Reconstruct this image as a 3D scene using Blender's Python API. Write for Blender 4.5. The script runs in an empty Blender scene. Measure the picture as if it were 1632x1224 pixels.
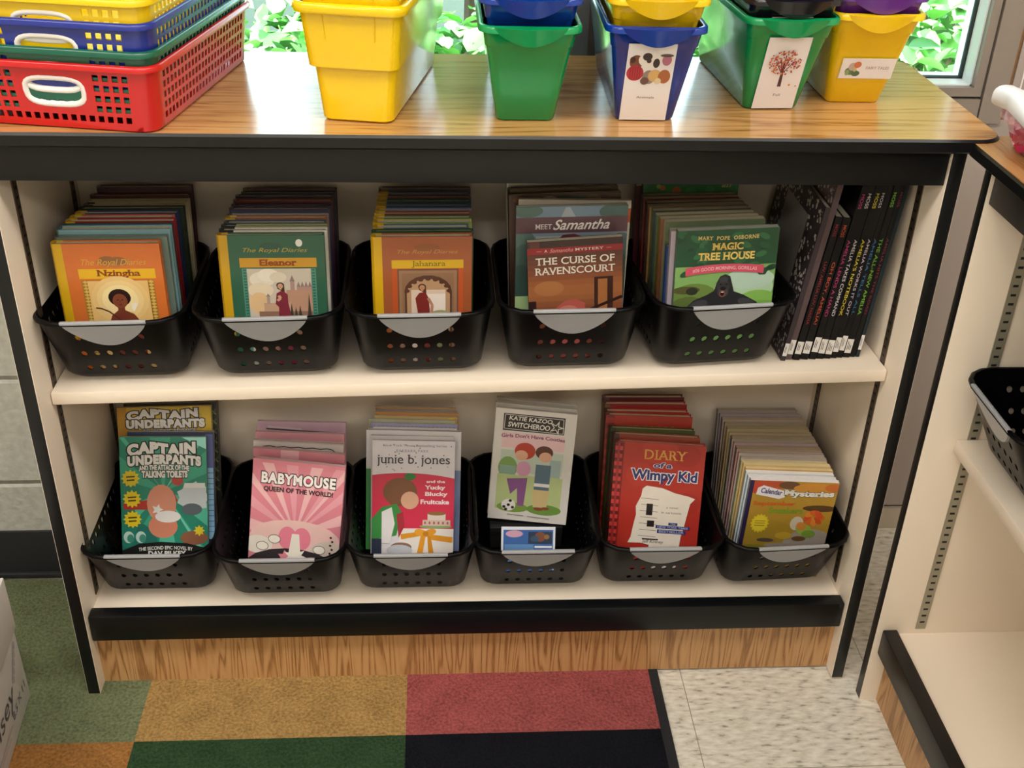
import bpy, bmesh, math, random
from mathutils import Matrix, Vector
from math import sin, cos, pi, radians as rad

random.seed(7)
scene = bpy.context.scene
C = scene.collection

# ------------------------------------------------------------------ camera
def rot(rx, ry, rz):
    return (Matrix.Rotation(rz, 4, 'Z') @ Matrix.Rotation(rx, 4, 'X') @ Matrix.Rotation(ry, 4, 'Z'))
cam_data = bpy.data.cameras.new('camera')
cam = bpy.data.objects.new('camera', cam_data)
C.objects.link(cam)
cam.matrix_world = Matrix.Translation((0.52171, -1.30622, 1.32981)) @ rot(1.03406, 0.03209, -0.07368)
cam_data.sensor_width = 36.0
cam_data.lens = 1831.10277 / 1632 * 36.0
cam_data.clip_start = 0.02
scene.camera = cam

# ------------------------------------------------------------------ light
scene.view_settings.view_transform = 'Standard'
scene.view_settings.look = 'None'
scene.view_settings.gamma = 1.0
scene.view_settings.exposure = 0.1
scene.view_settings.use_curve_mapping = False

world = bpy.data.worlds.new('sky')
scene.world = world
world.use_nodes = True
wn = world.node_tree.nodes
wl = world.node_tree.links
wn.clear()
w_out = wn.new('ShaderNodeOutputWorld')
w_bg = wn.new('ShaderNodeBackground')
w_bg.inputs[0].default_value = (0.70, 0.86, 1.0, 1)
w_bg.inputs[1].default_value = 8.0
wl.new(w_bg.outputs[0], w_out.inputs[0])

def area(name, loc, size, power, color, rotation=(0, 0, 0)):
    l = bpy.data.lights.new(name, 'AREA')
    l.shape = 'RECTANGLE'
    l.size, l.size_y = size
    l.energy = power
    l.color = color
    o = bpy.data.objects.new(name, l)
    o.location = loc
    o.rotation_euler = rotation
    C.objects.link(o)
    return o
WARM = (1.0, 0.945, 0.87)
for x, y, e in ((-1.0, -1.0, 25), (0.55, -1.0, 25), (2.1, -1.0, 25), (-1.0, -3.0, 24), (0.55, -3.0, 24), (2.1, -3.0, 24)):
    area('ceiling_lamp', (x, y, 2.66), (1.15, 0.5), e, WARM)
sun = bpy.data.lights.new('sun', 'SUN')
sun.energy = 30.0
sun.angle = rad(0.6)
sun.color = (1.0, 0.96, 0.86)
so = bpy.data.objects.new('sun', sun)
so.rotation_euler = (rad(-14), rad(38), 0)
C.objects.link(so)

# ------------------------------------------------------------------ materials
def lin(c):
    if isinstance(c, str):
        c = c.lstrip('#')
        c = tuple(int(c[i:i + 2], 16) / 255 for i in (0, 2, 4))
    return tuple((x / 12.92 if x <= 0.04045 else ((x + 0.055) / 1.055) ** 2.4) for x in c)

_m = {}
def mat(col, rough=0.5, var=0.06, bump=0.0, scale=60.0, metal=0.0, spec=0.5, coat=0.0, trans=0.0, alpha=1.0, key=''):
    k = (col, rough, var, bump, scale, metal, spec, coat, trans, alpha, key)
    if k in _m:
        return _m[k]
    m = bpy.data.materials.new('paint')
    m.use_nodes = True
    nt = m.node_tree
    n, l = nt.nodes, nt.links
    b = n['Principled BSDF']
    c = lin(col)
    b.inputs['Roughness'].default_value = rough
    b.inputs['Metallic'].default_value = metal
    b.inputs['Specular IOR Level'].default_value = spec
    b.inputs['Coat Weight'].default_value = coat
    b.inputs['Transmission Weight'].default_value = trans
    b.inputs['Alpha'].default_value = alpha
    tc = n.new('ShaderNodeTexCoord')
    nz = n.new('ShaderNodeTexNoise')
    nz.inputs['Scale'].default_value = scale
    nz.inputs['Detail'].default_value = 3
    l.new(tc.outputs['Object'], nz.inputs['Vector'])
    mx = n.new('ShaderNodeMix')
    mx.data_type = 'RGBA'
    mx.inputs['A'].default_value = tuple(x * (1 - var) for x in c) + (1,)
    mx.inputs['B'].default_value = tuple(min(1, x * (1 + var)) for x in c) + (1,)
    l.new(nz.outputs['Fac'], mx.inputs['Factor'])
    l.new(mx.outputs['Result'], b.inputs['Base Color'])
    if bump:
        bp = n.new('ShaderNodeBump')
        bp.inputs['Strength'].default_value = bump
        bp.inputs['Distance'].default_value = 0.002
        l.new(nz.outputs['Fac'], bp.inputs['Height'])
        l.new(bp.outputs['Normal'], b.inputs['Normal'])
    _m[k] = m
    return m

def ramp(n, stops):
    r = n.new('ShaderNodeValToRGB')
    e = r.color_ramp.elements
    while len(e) < len(stops):
        e.new(0.5)
    for i, (p, c) in enumerate(stops):
        e[i].position = p
        e[i].color = lin(c) + (1,)
    return r

def oak(name, axis, stops, rough, scl=1.0, coat=0.0, rings=60, fine=0.6):
    """wood laminate whose grain runs along the given axis"""
    m = bpy.data.materials.new(name)
    m.use_nodes = True
    n, l = m.node_tree.nodes, m.node_tree.links
    b = n['Principled BSDF']
    tc = n.new('ShaderNodeTexCoord')
    mp = n.new('ShaderNodeMapping')
    s = [1.0, 1.0, 1.0]
    s[axis] = 0.09 if scl < 3 else 0.055
    mp.inputs['Scale'].default_value = s
    l.new(tc.outputs['Object'], mp.inputs['Vector'])
    n1 = n.new('ShaderNodeTexNoise')
    n1.inputs['Scale'].default_value = 7 * scl
    n1.inputs['Detail'].default_value = 2
    n1.inputs['Distortion'].default_value = 0.6
    l.new(mp.outputs[0], n1.inputs['Vector'])
    mu = n.new('ShaderNodeMath'); mu.operation = 'MULTIPLY'; mu.inputs[1].default_value = rings
    l.new(n1.outputs['Fac'], mu.inputs[0])
    sn = n.new('ShaderNodeMath'); sn.operation = 'SINE'
    l.new(mu.outputs[0], sn.inputs[0])
    mr = n.new('ShaderNodeMapRange')
    mr.inputs['From Min'].default_value = -1
    l.new(sn.outputs[0], mr.inputs['Value'])
    n2 = n.new('ShaderNodeTexNoise')
    n2.inputs['Scale'].default_value = 150 * scl
    n2.inputs['Detail'].default_value = 4
    l.new(mp.outputs[0], n2.inputs['Vector'])
    mx = n.new('ShaderNodeMix'); mx.data_type = 'FLOAT'
    mx.inputs['Factor'].default_value = fine
    l.new(mr.outputs['Result'], mx.inputs['A'])
    l.new(n2.outputs['Fac'], mx.inputs['B'])
    r = ramp(n, stops)
    l.new(mx.outputs['Result'], r.inputs['Fac'])
    l.new(r.outputs[0], b.inputs['Base Color'])
    b.inputs['Roughness'].default_value = rough
    b.inputs['IOR'].default_value = 1.58
    b.inputs['Coat Weight'].default_value = coat
    b.inputs['Coat Roughness'].default_value = 0.2
    return m

def tile_mat():
    m = bpy.data.materials.new('vinyl_tile')
    m.use_nodes = True
    n, l = m.node_tree.nodes, m.node_tree.links
    b = n['Principled BSDF']
    tc = n.new('ShaderNodeTexCoord')
    mp = n.new('ShaderNodeMapping')
    mp.inputs['Scale'].default_value = (34, 95, 1)
    mp.inputs['Rotation'].default_value = (0, 0, 0.25)
    l.new(tc.outputs['Object'], mp.inputs['Vector'])
    n1 = n.new('ShaderNodeTexNoise'); n1.inputs['Scale'].default_value = 1.5; n1.inputs['Detail'].default_value = 3
    l.new(mp.outputs[0], n1.inputs['Vector'])
    r = ramp(n, [(0.30, '#8f8a80'), (0.40, '#c8c2b4'), (0.55, '#d8d3c6'), (0.72, '#e6e2d8')])
    l.new(n1.outputs['Fac'], r.inputs['Fac'])
    sep = n.new('ShaderNodeSeparateXYZ')
    l.new(tc.outputs['Object'], sep.inputs[0])
    outs = []
    for ax, off in ((0, 0.905), (1, 0.13)):
        a = n.new('ShaderNodeMath'); a.operation = 'SUBTRACT'; a.inputs[1].default_value = off - 0.305 * 20
        l.new(sep.outputs[ax], a.inputs[0])
        d = n.new('ShaderNodeMath'); d.operation = 'MODULO'; d.inputs[1].default_value = 0.305
        l.new(a.outputs[0], d.inputs[0])
        c = n.new('ShaderNodeMath'); c.operation = 'LESS_THAN'; c.inputs[1].default_value = 0.0014
        l.new(d.outputs[0], c.inputs[0])
        outs.append(c)
    mxm = n.new('ShaderNodeMath'); mxm.operation = 'MAXIMUM'
    l.new(outs[0].outputs[0], mxm.inputs[0]); l.new(outs[1].outputs[0], mxm.inputs[1])
    mx = n.new('ShaderNodeMix'); mx.data_type = 'RGBA'
    l.new(mxm.outputs[0], mx.inputs['Factor'])
    l.new(r.outputs[0], mx.inputs['A'])
    mx.inputs['B'].default_value = lin('#8c867c') + (1,)
    l.new(mx.outputs['Result'], b.inputs['Base Color'])
    b.inputs['Roughness'].default_value = 0.32
    return m

def block_mat():
    m = bpy.data.materials.new('painted_block')
    m.use_nodes = True
    n, l = m.node_tree.nodes, m.node_tree.links
    b = n['Principled BSDF']
    tc = n.new('ShaderNodeTexCoord')
    nz = n.new('ShaderNodeTexNoise'); nz.inputs['Scale'].default_value = 90; nz.inputs['Detail'].default_value = 5
    l.new(tc.outputs['Object'], nz.inputs['Vector'])
    sep = n.new('ShaderNodeSeparateXYZ'); l.new(tc.outputs['Object'], sep.inputs[0])
    a = n.new('ShaderNodeMath'); a.operation = 'SUBTRACT'; a.inputs[1].default_value = 0.193 - 0.2 * 10
    l.new(sep.outputs[2], a.inputs[0])
    d = n.new('ShaderNodeMath'); d.operation = 'MODULO'; d.inputs[1].default_value = 0.2
    l.new(a.outputs[0], d.inputs[0])
    pp = n.new('ShaderNodeMath'); pp.operation = 'PINGPONG'; pp.inputs[1].default_value = 0.1
    l.new(d.outputs[0], pp.inputs[0])
    mr = n.new('ShaderNodeMapRange'); mr.inputs['From Max'].default_value = 0.007
    l.new(pp.outputs[0], mr.inputs['Value'])
    ad = n.new('ShaderNodeMath'); ad.operation = 'MULTIPLY_ADD'; ad.inputs[1].default_value = 0.35
    l.new(nz.outputs['Fac'], ad.inputs[0]); l.new(mr.outputs[0], ad.inputs[2])
    bp = n.new('ShaderNodeBump'); bp.inputs['Strength'].default_value = 0.8; bp.inputs['Distance'].default_value = 0.006
    l.new(ad.outputs[0], bp.inputs['Height']); l.new(bp.outputs[0], b.inputs['Normal'])
    r = ramp(n, [(0.3, '#a9aaa2'), (0.7, '#bcbdb5')])
    l.new(nz.outputs['Fac'], r.inputs['Fac']); l.new(r.outputs[0], b.inputs['Base Color'])
    b.inputs['Roughness'].default_value = 0.55
    return m

def carpet(col):
    k = ('carpet', col)
    if k in _m:
        return _m[k]
    m = bpy.data.materials.new('carpet')
    m.use_nodes = True
    n, l = m.node_tree.nodes, m.node_tree.links
    b = n['Principled BSDF']
    tc = n.new('ShaderNodeTexCoord')
    nz = n.new('ShaderNodeTexNoise'); nz.inputs['Scale'].default_value = 210; nz.inputs['Detail'].default_value = 4
    l.new(tc.outputs['Object'], nz.inputs['Vector'])
    n2 = n.new('ShaderNodeTexNoise'); n2.inputs['Scale'].default_value = 22; n2.inputs['Detail'].default_value = 3
    l.new(tc.outputs['Object'], n2.inputs['Vector'])
    av = n.new('ShaderNodeMix'); av.data_type = 'FLOAT'; av.inputs['Factor'].default_value = 0.3
    l.new(nz.outputs['Fac'], av.inputs['A']); l.new(n2.outputs['Fac'], av.inputs['B'])
    c = lin(col)
    r = n.new('ShaderNodeValToRGB')
    r.color_ramp.elements[0].position = 0.32; r.color_ramp.elements[1].position = 0.68
    r.color_ramp.elements[0].color = tuple(x * 0.55 for x in c) + (1,)
    r.color_ramp.elements[1].color = tuple(min(1, x * 1.35) for x in c) + (1,)
    l.new(av.outputs['Result'], r.inputs['Fac']); l.new(r.outputs[0], b.inputs['Base Color'])
    bp = n.new('ShaderNodeBump'); bp.inputs['Strength'].default_value = 0.9; bp.inputs['Distance'].default_value = 0.004
    l.new(nz.outputs['Fac'], bp.inputs['Height']); l.new(bp.outputs[0], b.inputs['Normal'])
    b.inputs['Roughness'].default_value = 0.95
    b.inputs['Specular IOR Level'].default_value = 0.1
    _m[k] = m
    return m

CREAM = mat('#e8dac8', 0.42, 0.02, 0.0, 8)
BLACKTRIM = mat('#0b0d0f', 0.36, 0.15, 0.05, 40, spec=0.36)
BLACKPL = mat('#050506', 0.33, 0.1, spec=0.15)
GREYPL = mat('#a9acb2', 0.34, 0.03, metal=0.1)
STRIP = mat('#55493c', 0.45, 0.12, metal=0.6)
STRIP2 = mat('#a09a88', 0.45, 0.08, metal=0.4)
SLOT = mat('#15120f', 0.8)
PAGE = mat('#d8cdb4', 0.8, 0.10, 0.2, 400)
WHITE = mat('#e9e6e2', 0.5, 0.02)
OAKTOP = oak('oak_top', 0, [(0.22, '#85592f'), (0.36, '#a97a46'), (0.5, '#b98a54'), (0.8, '#c2955e')], 0.19, 1.8, rings=60, fine=0.66)
OAKKICK = oak('oak_kick', 2, [(0.13, '#7a5230'), (0.25, '#9b6f43'), (0.36, '#b08354'), (0.8, '#bb9060')], 0.4, 4.0, rings=75, fine=0.42)

# ------------------------------------------------------------------ mesh helpers
class MB:
    def __init__(s):
        s.v, s.f, s.m, s.mats = [], [], [], []
    def mi(s, mt):
        if mt not in s.mats:
            s.mats.append(mt)
        return s.mats.index(mt)
    def add(s, verts, faces, mt):
        o = len(s.v); k = s.mi(mt)
        s.v += [tuple(v) for v in verts]
        for f in faces:
            s.f.append(tuple(i + o for i in f)); s.m.append(k)
    def box(s, x0, x1, y0, y1, z0, z1, mt, front=None):
        v = [(x0, y0, z0), (x1, y0, z0), (x1, y1, z0), (x0, y1, z0), (x0, y0, z1), (x1, y0, z1), (x1, y1, z1), (x0, y1, z1)]
        s.add(v, [(0, 3, 2, 1), (4, 5, 6, 7), (1, 2, 6, 5), (2, 3, 7, 6), (3, 0, 4, 7)], mt)
        s.add(v, [(0, 1, 5, 4)], front or mt)
    def prism(s, pts, z0, z1, mt, side=None):
        n = len(pts)
        v = [(x, y, z0) for x, y in pts] + [(x, y, z1) for x, y in pts]
        s.add(v, [tuple(range(n))[::-1], tuple(range(n, 2 * n))], mt)
        s.add(v, [(i, (i + 1) % n, n + (i + 1) % n, n + i) for i in range(n)], side or mt)
    def tube(s, pts, r, mt, seg=8, closed=False):
        pts = [Vector(p) for p in pts]; n = len(pts)
        rings = []
        for i, p in enumerate(pts):
            if closed:
                t = pts[(i + 1) % n] - pts[i - 1]
            else:
                t = pts[min(i + 1, n - 1)] - pts[max(i - 1, 0)]
            t.normalize()
            a = t.orthogonal().normalized() if i == 0 else (rings[-1][1] - t * rings[-1][1].dot(t)).normalized()
            b = t.cross(a)
            rings.append(([p + a * (r * cos(2 * pi * k / seg)) + b * (r * sin(2 * pi * k / seg)) for k in range(seg)], a))
        v = [q for ring, _ in rings for q in ring]
        fs = []
        for i in range(n if closed else n - 1):
            j = (i + 1) % n
            for k in range(seg):
                fs.append((i * seg + k, i * seg + (k + 1) % seg, j * seg + (k + 1) % seg, j * seg + k))
        if not closed:
            fs.append(tuple(range(seg))[::-1]); fs.append(tuple(range((n - 1) * seg, n * seg)))
        s.add(v, fs, mt)
    def build(s, name, parent=None, bevel=0.0, angle=32, weld=True, seg=2, smooth=True):
        me = bpy.data.meshes.new(name)
        me.from_pydata(s.v, [], s.f)
        for m in s.mats:
            me.materials.append(m)
        me.polygons.foreach_set('material_index', s.m)
        bm = bmesh.new(); bm.from_mesh(me)
        if weld:
            bmesh.ops.remove_doubles(bm, verts=bm.verts, dist=1e-5)
        if bevel:
            es = [e for e in bm.edges if len(e.link_faces) == 2 and e.calc_face_angle(0) > 0.6]
            bmesh.ops.bevel(bm, geom=es, offset=bevel, segments=seg, affect='EDGES', profile=0.5)
        bm.to_mesh(me); bm.free()
        if smooth:
            me.polygons.foreach_set('use_smooth', [True] * len(me.polygons))
            me.set_sharp_from_angle(angle=rad(angle))
        o = bpy.data.objects.new(name, me)
        C.objects.link(o)
        if parent:
            o.parent = parent
        return o

def tag(o, label, cat, group=None):
    o['label'] = label; o['category'] = cat
    if group:
        o['group'] = group
    return o
def thing(name, label, cat, group=None, mtx=None, loc=(0, 0, 0), rz=0.0):
    o = bpy.data.objects.new(name, None)
    o.empty_display_size = 0.05
    C.objects.link(o)
    o.matrix_world = mtx if mtx is not None else Matrix.Translation(loc) @ Matrix.Rotation(rz, 4, 'Z')
    return tag(o, label, cat, group)
def struct(o):
    o['kind'] = 'structure'; return o

# ------------------------------------------------------------------ lettering and flat cover art
_tc = {}
def glyphs(txt, bold=0.0, shear=0.0, spacing=1.0, serif=0.0):
    k = (txt, bold, shear, spacing, serif)
    if k in _tc:
        return _tc[k]
    cu = bpy.data.curves.new('t', 'FONT')
    cu.body = txt; cu.size = 1.0; cu.offset = bold; cu.shear = shear; cu.space_character = spacing
    cu.resolution_u = 4
    ob = bpy.data.objects.new('t', cu)
    C.objects.link(ob)
    dg = bpy.context.evaluated_depsgraph_get(); dg.update()
    ev = ob.evaluated_get(dg); me = ev.to_mesh()
    v = [(p.co.x, p.co.y) for p in me.vertices]
    f = [tuple(p.vertices) for p in me.polygons]
    ev.to_mesh_clear()
    bpy.data.objects.remove(ob); bpy.data.curves.remove(cu)
    if serif:
        # short bars across the flat stroke ends turn the plain letters into serif ones
        cnt = {}
        for q in f:
            for i in range(len(q)):
                e = (q[i - 1], q[i]); kk = (min(e), max(e)); cnt[kk] = cnt.get(kk, []) + [e]
        for kk, es in cnt.items():
            if len(es) != 1:
                continue
            (x0, y0), (x1, y1) = v[es[0][0]], v[es[0][1]]
            if abs(y0 - y1) < 2e-3 and 0.02 < abs(x1 - x0) < 0.22:
                up = x0 > x1
                lo, hi = min(x0, x1) - serif, max(x0, x1) + serif
                ya, yb = (y0 - 0.05 - bold, y0) if up else (y0, y0 + 0.05 + bold)
                n0 = len(v); v += [(lo, ya), (hi, ya), (hi, yb), (lo, yb)]; f.append((n0, n0 + 1, n0 + 2, n0 + 3))
    xs = [p[0] for p in v] or [0]; ys = [p[1] for p in v] or [0]
    bb = (min(xs), min(ys), max(xs), max(ys))
    _tc[k] = (v, f, bb)
    return _tc[k]

class Art:
    """flat print on the plane y=0 of a part: u to the right 0..1, v down 0..1"""
    def __init__(s, w, h, base=0.0002, step=0.000022, rough=0.4):
        s.w, s.h, s.k, s.base, s.step, s.rough = w, h, 0, base, step, rough
        s.vs = 1.0   # how much of the cover height the print coordinates span
        s.art, s.lines = MB(), []
    def _y(s):
        s.k += 1
        return -(s.base + s.k * s.step)
    def P(s, u, v, y):
        return (u * s.w, y, s.h * (1 - v))
    def mt(s, c):
        return mat(c, s.rough, 0.04)
    @staticmethod
    def clip(pts):
        for ax, lim, sg in ((0, 0.0, 1), (0, 1.0, -1), (1, 0.0, 1), (1, 1.0, -1)):
            out = []
            for i, p in enumerate(pts):
                q = pts[i - 1]
                a, b = sg * (q[ax] - lim), sg * (p[ax] - lim)
                if (a < 0) != (b < 0):
                    k = a / (a - b)
                    out.append((q[0] + (p[0] - q[0]) * k, q[1] + (p[1] - q[1]) * k))
                if b >= 0:
                    out.append(p)
            pts = out
            if not pts:
                break
        return pts
    def poly(s, pts, c):
        pts = s.clip([(u, v * s.vs if v < 0.999 else v) for u, v in pts])
        if len(pts) < 3:
            return
        y = s._y(); n = len(pts)
        a = sum(pts[i][0] * pts[(i + 1) % n][1] - pts[(i + 1) % n][0] * pts[i][1] for i in range(n))
        if a > 0:
            pts = pts[::-1]
        s.art.add([s.P(u, v, y) for u, v in pts], [tuple(range(n))], s.mt(c))
    def rect(s, u0, v0, u1, v1, c):
        s.poly([(u0, v0), (u1, v0), (u1, v1), (u0, v1)], c)
    def ell(s, cu, cv, ru, rv, c, n=18, a0=0.0, a1=2 * pi, tilt=0.0):
        full = a1 - a0 > 6.28
        p = []
        for i in range(n if full else n + 1):
            a = a0 + (a1 - a0) * i / n
            x, z = ru * s.w * cos(a), rv * s.h * sin(a)
            x, z = x * cos(tilt) - z * sin(tilt), x * sin(tilt) + z * cos(tilt)
            p.append((cu + x / s.w, cv + z / s.h))
        s.poly(p, c)
    def star(s, cu, cv, r, c, n=12, inner=0.75):
        p = []
        for i in range(2 * n):
            a = pi * i / n; q = r if i % 2 == 0 else r * inner
            p.append((cu + q * cos(a), cv + q * sin(a) * s.w / s.h))
        s.poly(p, c)
    def line(s, pts, wd, c):
        for (u0, v0), (u1, v1) in zip(pts, pts[1:]):
            dx, dz = (u1 - u0) * s.w, (v1 - v0) * s.h
            L = math.hypot(dx, dz) or 1e-6
            nx, nz = -dz / L * wd * s.w / 2, dx / L * wd * s.w / 2
            s.poly([(u0 + nx / s.w, v0 + nz / s.h), (u1 + nx / s.w, v1 + nz / s.h), (u1 - nx / s.w, v1 - nz / s.h), (u0 - nx / s.w, v0 - nz / s.h)], c)
    def text(s, t, u0, v0, u1, v1, c, bold=0.0, shear=0.0, outline=None, ow=0.03, tilt=0.0, arch=0.0, spacing=1.0, wave=0.0, serif=0.0):
        """fit the text into the box u0..u1, v0(top)..v1(bottom)"""
        v0, v1, arch, wave = v0 * s.vs, v1 * s.vs, arch * s.vs, wave * s.vs
        for col, off in (((outline, bold + ow), (c, bold)) if outline else ((c, bold),)):
            v, f, bb = glyphs(t, off, shear, spacing, serif)
            ref = glyphs(t, bold, shear, spacing, serif)[2]
            sx = (u1 - u0) / max(1e-6, ref[2] - ref[0]); sy = (v1 - v0) / max(1e-6, ref[3] - ref[1])
            if off == bold and outline is None or col == outline:
                s.lines.append(MB())
            y = s._y(); out = []
            cu, cv = (u0 + u1) / 2, (v0 + v1) / 2
            for px, py in v:
                u = u0 + (px - ref[0]) * sx; w = v1 - (py - ref[1]) * sy
                q = (u - cu) / max(1e-6, (u1 - u0) / 2)
                w += arch * q * q + wave * sin(q * 5)
                if tilt:
                    dx, dz = (u - cu) * s.w, (w - cv) * s.h
                    u = cu + (dx * cos(tilt) - dz * sin(tilt)) / s.w; w = cv + (dx * sin(tilt) + dz * cos(tilt)) / s.h
                out.append(s.P(u, w, y))
            s.lines[-1].add(out, f, s.mt(col))
    def build(s, parent, a='cover_art', t='title_lettering'):
        if s.art.f:
            s.art.build(a, parent, weld=False, smooth=False)
        for q in s.lines:
            q.build(t, parent, weld=False, smooth=False)

# ------------------------------------------------------------------ the room
FRAME = mat('#8d827a', 0.45, 0.04, metal=0.2)
FRAMESHADE = mat('#6d6d70', 0.45, 0.04, metal=0.2)  # mullion colour, darkened to carry its backlit shade
PANELGR = mat('#a0948e', 0.5, 0.03)
WALLP = mat('#d9d2c4', 0.6, 0.02, 0.1)
RXL, RXR, RYF, CEIL = -2.4, 3.4, -4.6, 2.70
m = MB(); m.box(RXL, RXR, RYF, 0.5, -0.05, -0.004, tile_mat()); struct(m.build('floor', smooth=False))
m = MB(); m.box(RXL - 0.1, RXR + 0.1, RYF - 0.1, 0.6, CEIL, CEIL + 0.1, mat('#e4e0d6', 0.8, 0.03, 0.2)); struct(m.build('ceiling', smooth=False))
m = MB(); m.box(RXL - 0.1, RXL, RYF, 0.5, -0.05, CEIL, WALLP); struct(m.build('wall_left', smooth=False))
m = MB(); m.box(RXR, RXR + 0.1, RYF, 0.5, -0.05, CEIL, WALLP); struct(m.build('wall_right', smooth=False))
m = MB(); m.box(RXL - 0.1, RXR + 0.1, RYF - 0.1, RYF, -0.05, CEIL, WALLP); struct(m.build('wall_front', smooth=False))
m = MB()
m.box(RXL, -0.035, 0.286, 0.50, -0.004, CEIL, block_mat())
m.box(-0.035, 1.43, 0.39, 0.50, 0.048, 0.790, PANELGR)
m.box(-0.035, 1.43, 0.386, 0.50, -0.004, 0.043, mat('#b9ad9c', 0.5, 0.04))
m.box(-0.035, 1.43, 0.394, 0.50, 0.043, 0.048, SLOT)
m.box(1.43, RXR, 0.388, 0.50, -0.004, CEIL, PANELGR)
m.box(-0.035, 1.43, 0.39, 0.50, 2.25, CEIL, WALLP)
struct(m.build('wall_back', smooth=False))
m = MB(); m.box(RXL, -0.036, 0.281, 0.286, 0.0, 0.097, mat('#26272a', 0.4, 0.1), None)
m.box(RXL, -0.036, 0.274, 0.286, 0.0, 0.010, mat('#26272a', 0.4, 0.1))
struct(m.build('baseboard_back', bevel=0.002))
m = MB()
m.box(-0.035, 1.354, 0.388, 0.50, 0.790, 0.8225, FRAME)
m.box(-0.035, 1.392, 0.384, 0.50, 0.786, 0.790, FRAME)
struct(m.build('trim_1', smooth=False))
m = MB()
m.box(1.356, 1.392, 0.386, 0.50, 0.790, 2.25, FRAME)
m.box(1.392, 1.400, 0.394, 0.50, 0.790, 2.25, mat('#8f6a45', 0.5, 0.1))
m.box(1.400, 1.43, 0.391, 0.50, 0.790, 2.25, PANELGR)
struct(m.build('trim_2', smooth=False))
m = MB()
m.box(0.7128, 0.7420, 0.388, 0.50, 0.8225, 2.25, FRAMESHADE)
m.box(0.7420, 0.7547, 0.395, 0.50, 0.8225, 2.25, mat('#5a4c44', 0.5, 0.05))
struct(m.build('trim_3', smooth=False))
GLASS = bpy.data.materials.new('glass'); GLASS.use_nodes = True
gn, gl = GLASS.node_tree.nodes, GLASS.node_tree.links
gn.clear()
go = gn.new('ShaderNodeOutputMaterial'); gt = gn.new('ShaderNodeBsdfTransparent'); gg = gn.new('ShaderNodeBsdfGlossy'); gm = gn.new('ShaderNodeMixShader'); gf = gn.new('ShaderNodeFresnel')
gt.inputs[0].default_value = (0.90, 0.97, 0.94, 1); gg.inputs['Roughness'].default_value = 0.02
gl.new(gf.outputs[0], gm.inputs[0]); gl.new(gt.outputs[0], gm.inputs[1]); gl.new(gg.outputs[0], gm.inputs[2]); gl.new(gm.outputs[0], go.inputs[0])
def window(name, x0, x1):
    z0, z1, b = 0.8265, 2.24, 0.0135
    m = MB()
    for a in ((x0, x1, z0, z0 + b), (x0, x1, z1 - b, z1), (x0, x0 + b, z0 + b, z1 - b), (x1 - b, x1, z0 + b, z1 - b)):
        m.box(a[0], a[1], 0.390, 0.402, a[2], a[3], FRAME)
        m.box(a[0] - 0.002, a[1] + 0.002, 0.402, 0.470, a[2] - 0.002, a[3] + 0.002, mat('#dfe7ec', 0.35, 0.03))  # frame reveals: daylight painted in as a bluish white colour
    r = struct(m.build(name, smooth=False))
    g = MB(); g.box(x0 + b + .0, x1 - b, 0.438, 0.442, z0 + b, z1 - b, GLASS); g.build('glass_pane', r, smooth=False)
    k = MB(); t = 0.0035
    for a in ((x0 + b, x1 - b, z0 + b, z0 + b + t), (x0 + b, x0 + b + t, z0 + b, z1 - b), (x1 - b - t, x1 - b, z0 + b, z1 - b)):
        k.box(a[0], a[1], 0.433, 0.447, a[2], a[3], SLOT)
    k.build('gasket', r, smooth=False)
window('window_1', -0.03, 0.7125)
window('window_2', 0.7550, 1.3535)
m = MB(); m.tube([(1.4035, 0.372, 0.792 + i * 0.05) for i in range(30)], 0.0012, WHITE, 6)
m.tube([(1.4035, 0.372, 0.79), (1.4035, 0.372, 0.80)], 0.004, WHITE, 8)
tag(m.build('blind_cord'), 'thin white blind cord hanging beside the window at right', 'cord')

# outside
m = MB(); m.box(-6, 8, 0.55, 9, -0.45, -0.4, mat('#16291a', 0.9, 0.4, 0.3, 20)); o = m.build('ground', smooth=False); struct(o)
def leaves(m, n, fx, mts, r=random, big=1.0):
    for _ in range(n):
        c = Vector(fx())
        L = r.uniform(0.045, 0.105) * big; Wd = L * r.uniform(0.5, 0.7)
        q = Matrix.Rotation(r.uniform(0, 2 * pi), 3, 'Z') @ Matrix.Rotation(r.uniform(-0.9, 0.7), 3, 'X') @ Matrix.Rotation(r.uniform(-0.7, 0.7), 3, 'Y')
        k = L * .09
        pts = [(0, 0, 0), (-Wd * .34, L * .12, k), (-Wd * .5, L * .38, k * 1.2), (-Wd * .36, L * .68, k * .4), (-Wd * .14, L * .88, -k), (0, L, -k * 1.8),
               (Wd * .14, L * .88, -k), (Wd * .36, L * .68, k * .4), (Wd * .5, L * .38, k * 1.2), (Wd * .34, L * .12, k), (0, L * .38, -k * .6), (0, L * .7, -k)]
        m.add([c + q @ Vector(p) for p in pts], [(0, 10, 2, 1), (10, 11, 3, 2), (11, 5, 4, 3), (0, 9, 8, 10), (10, 8, 7, 11), (11, 7, 6, 5)], r.choice(mts))
LM = [mat(c, 0.45, 0.1) for c in ('#5c9e48', '#7dba5e', '#a2d488', '#3f7a38', '#6aac52', '#b4dc9c')]
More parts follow.
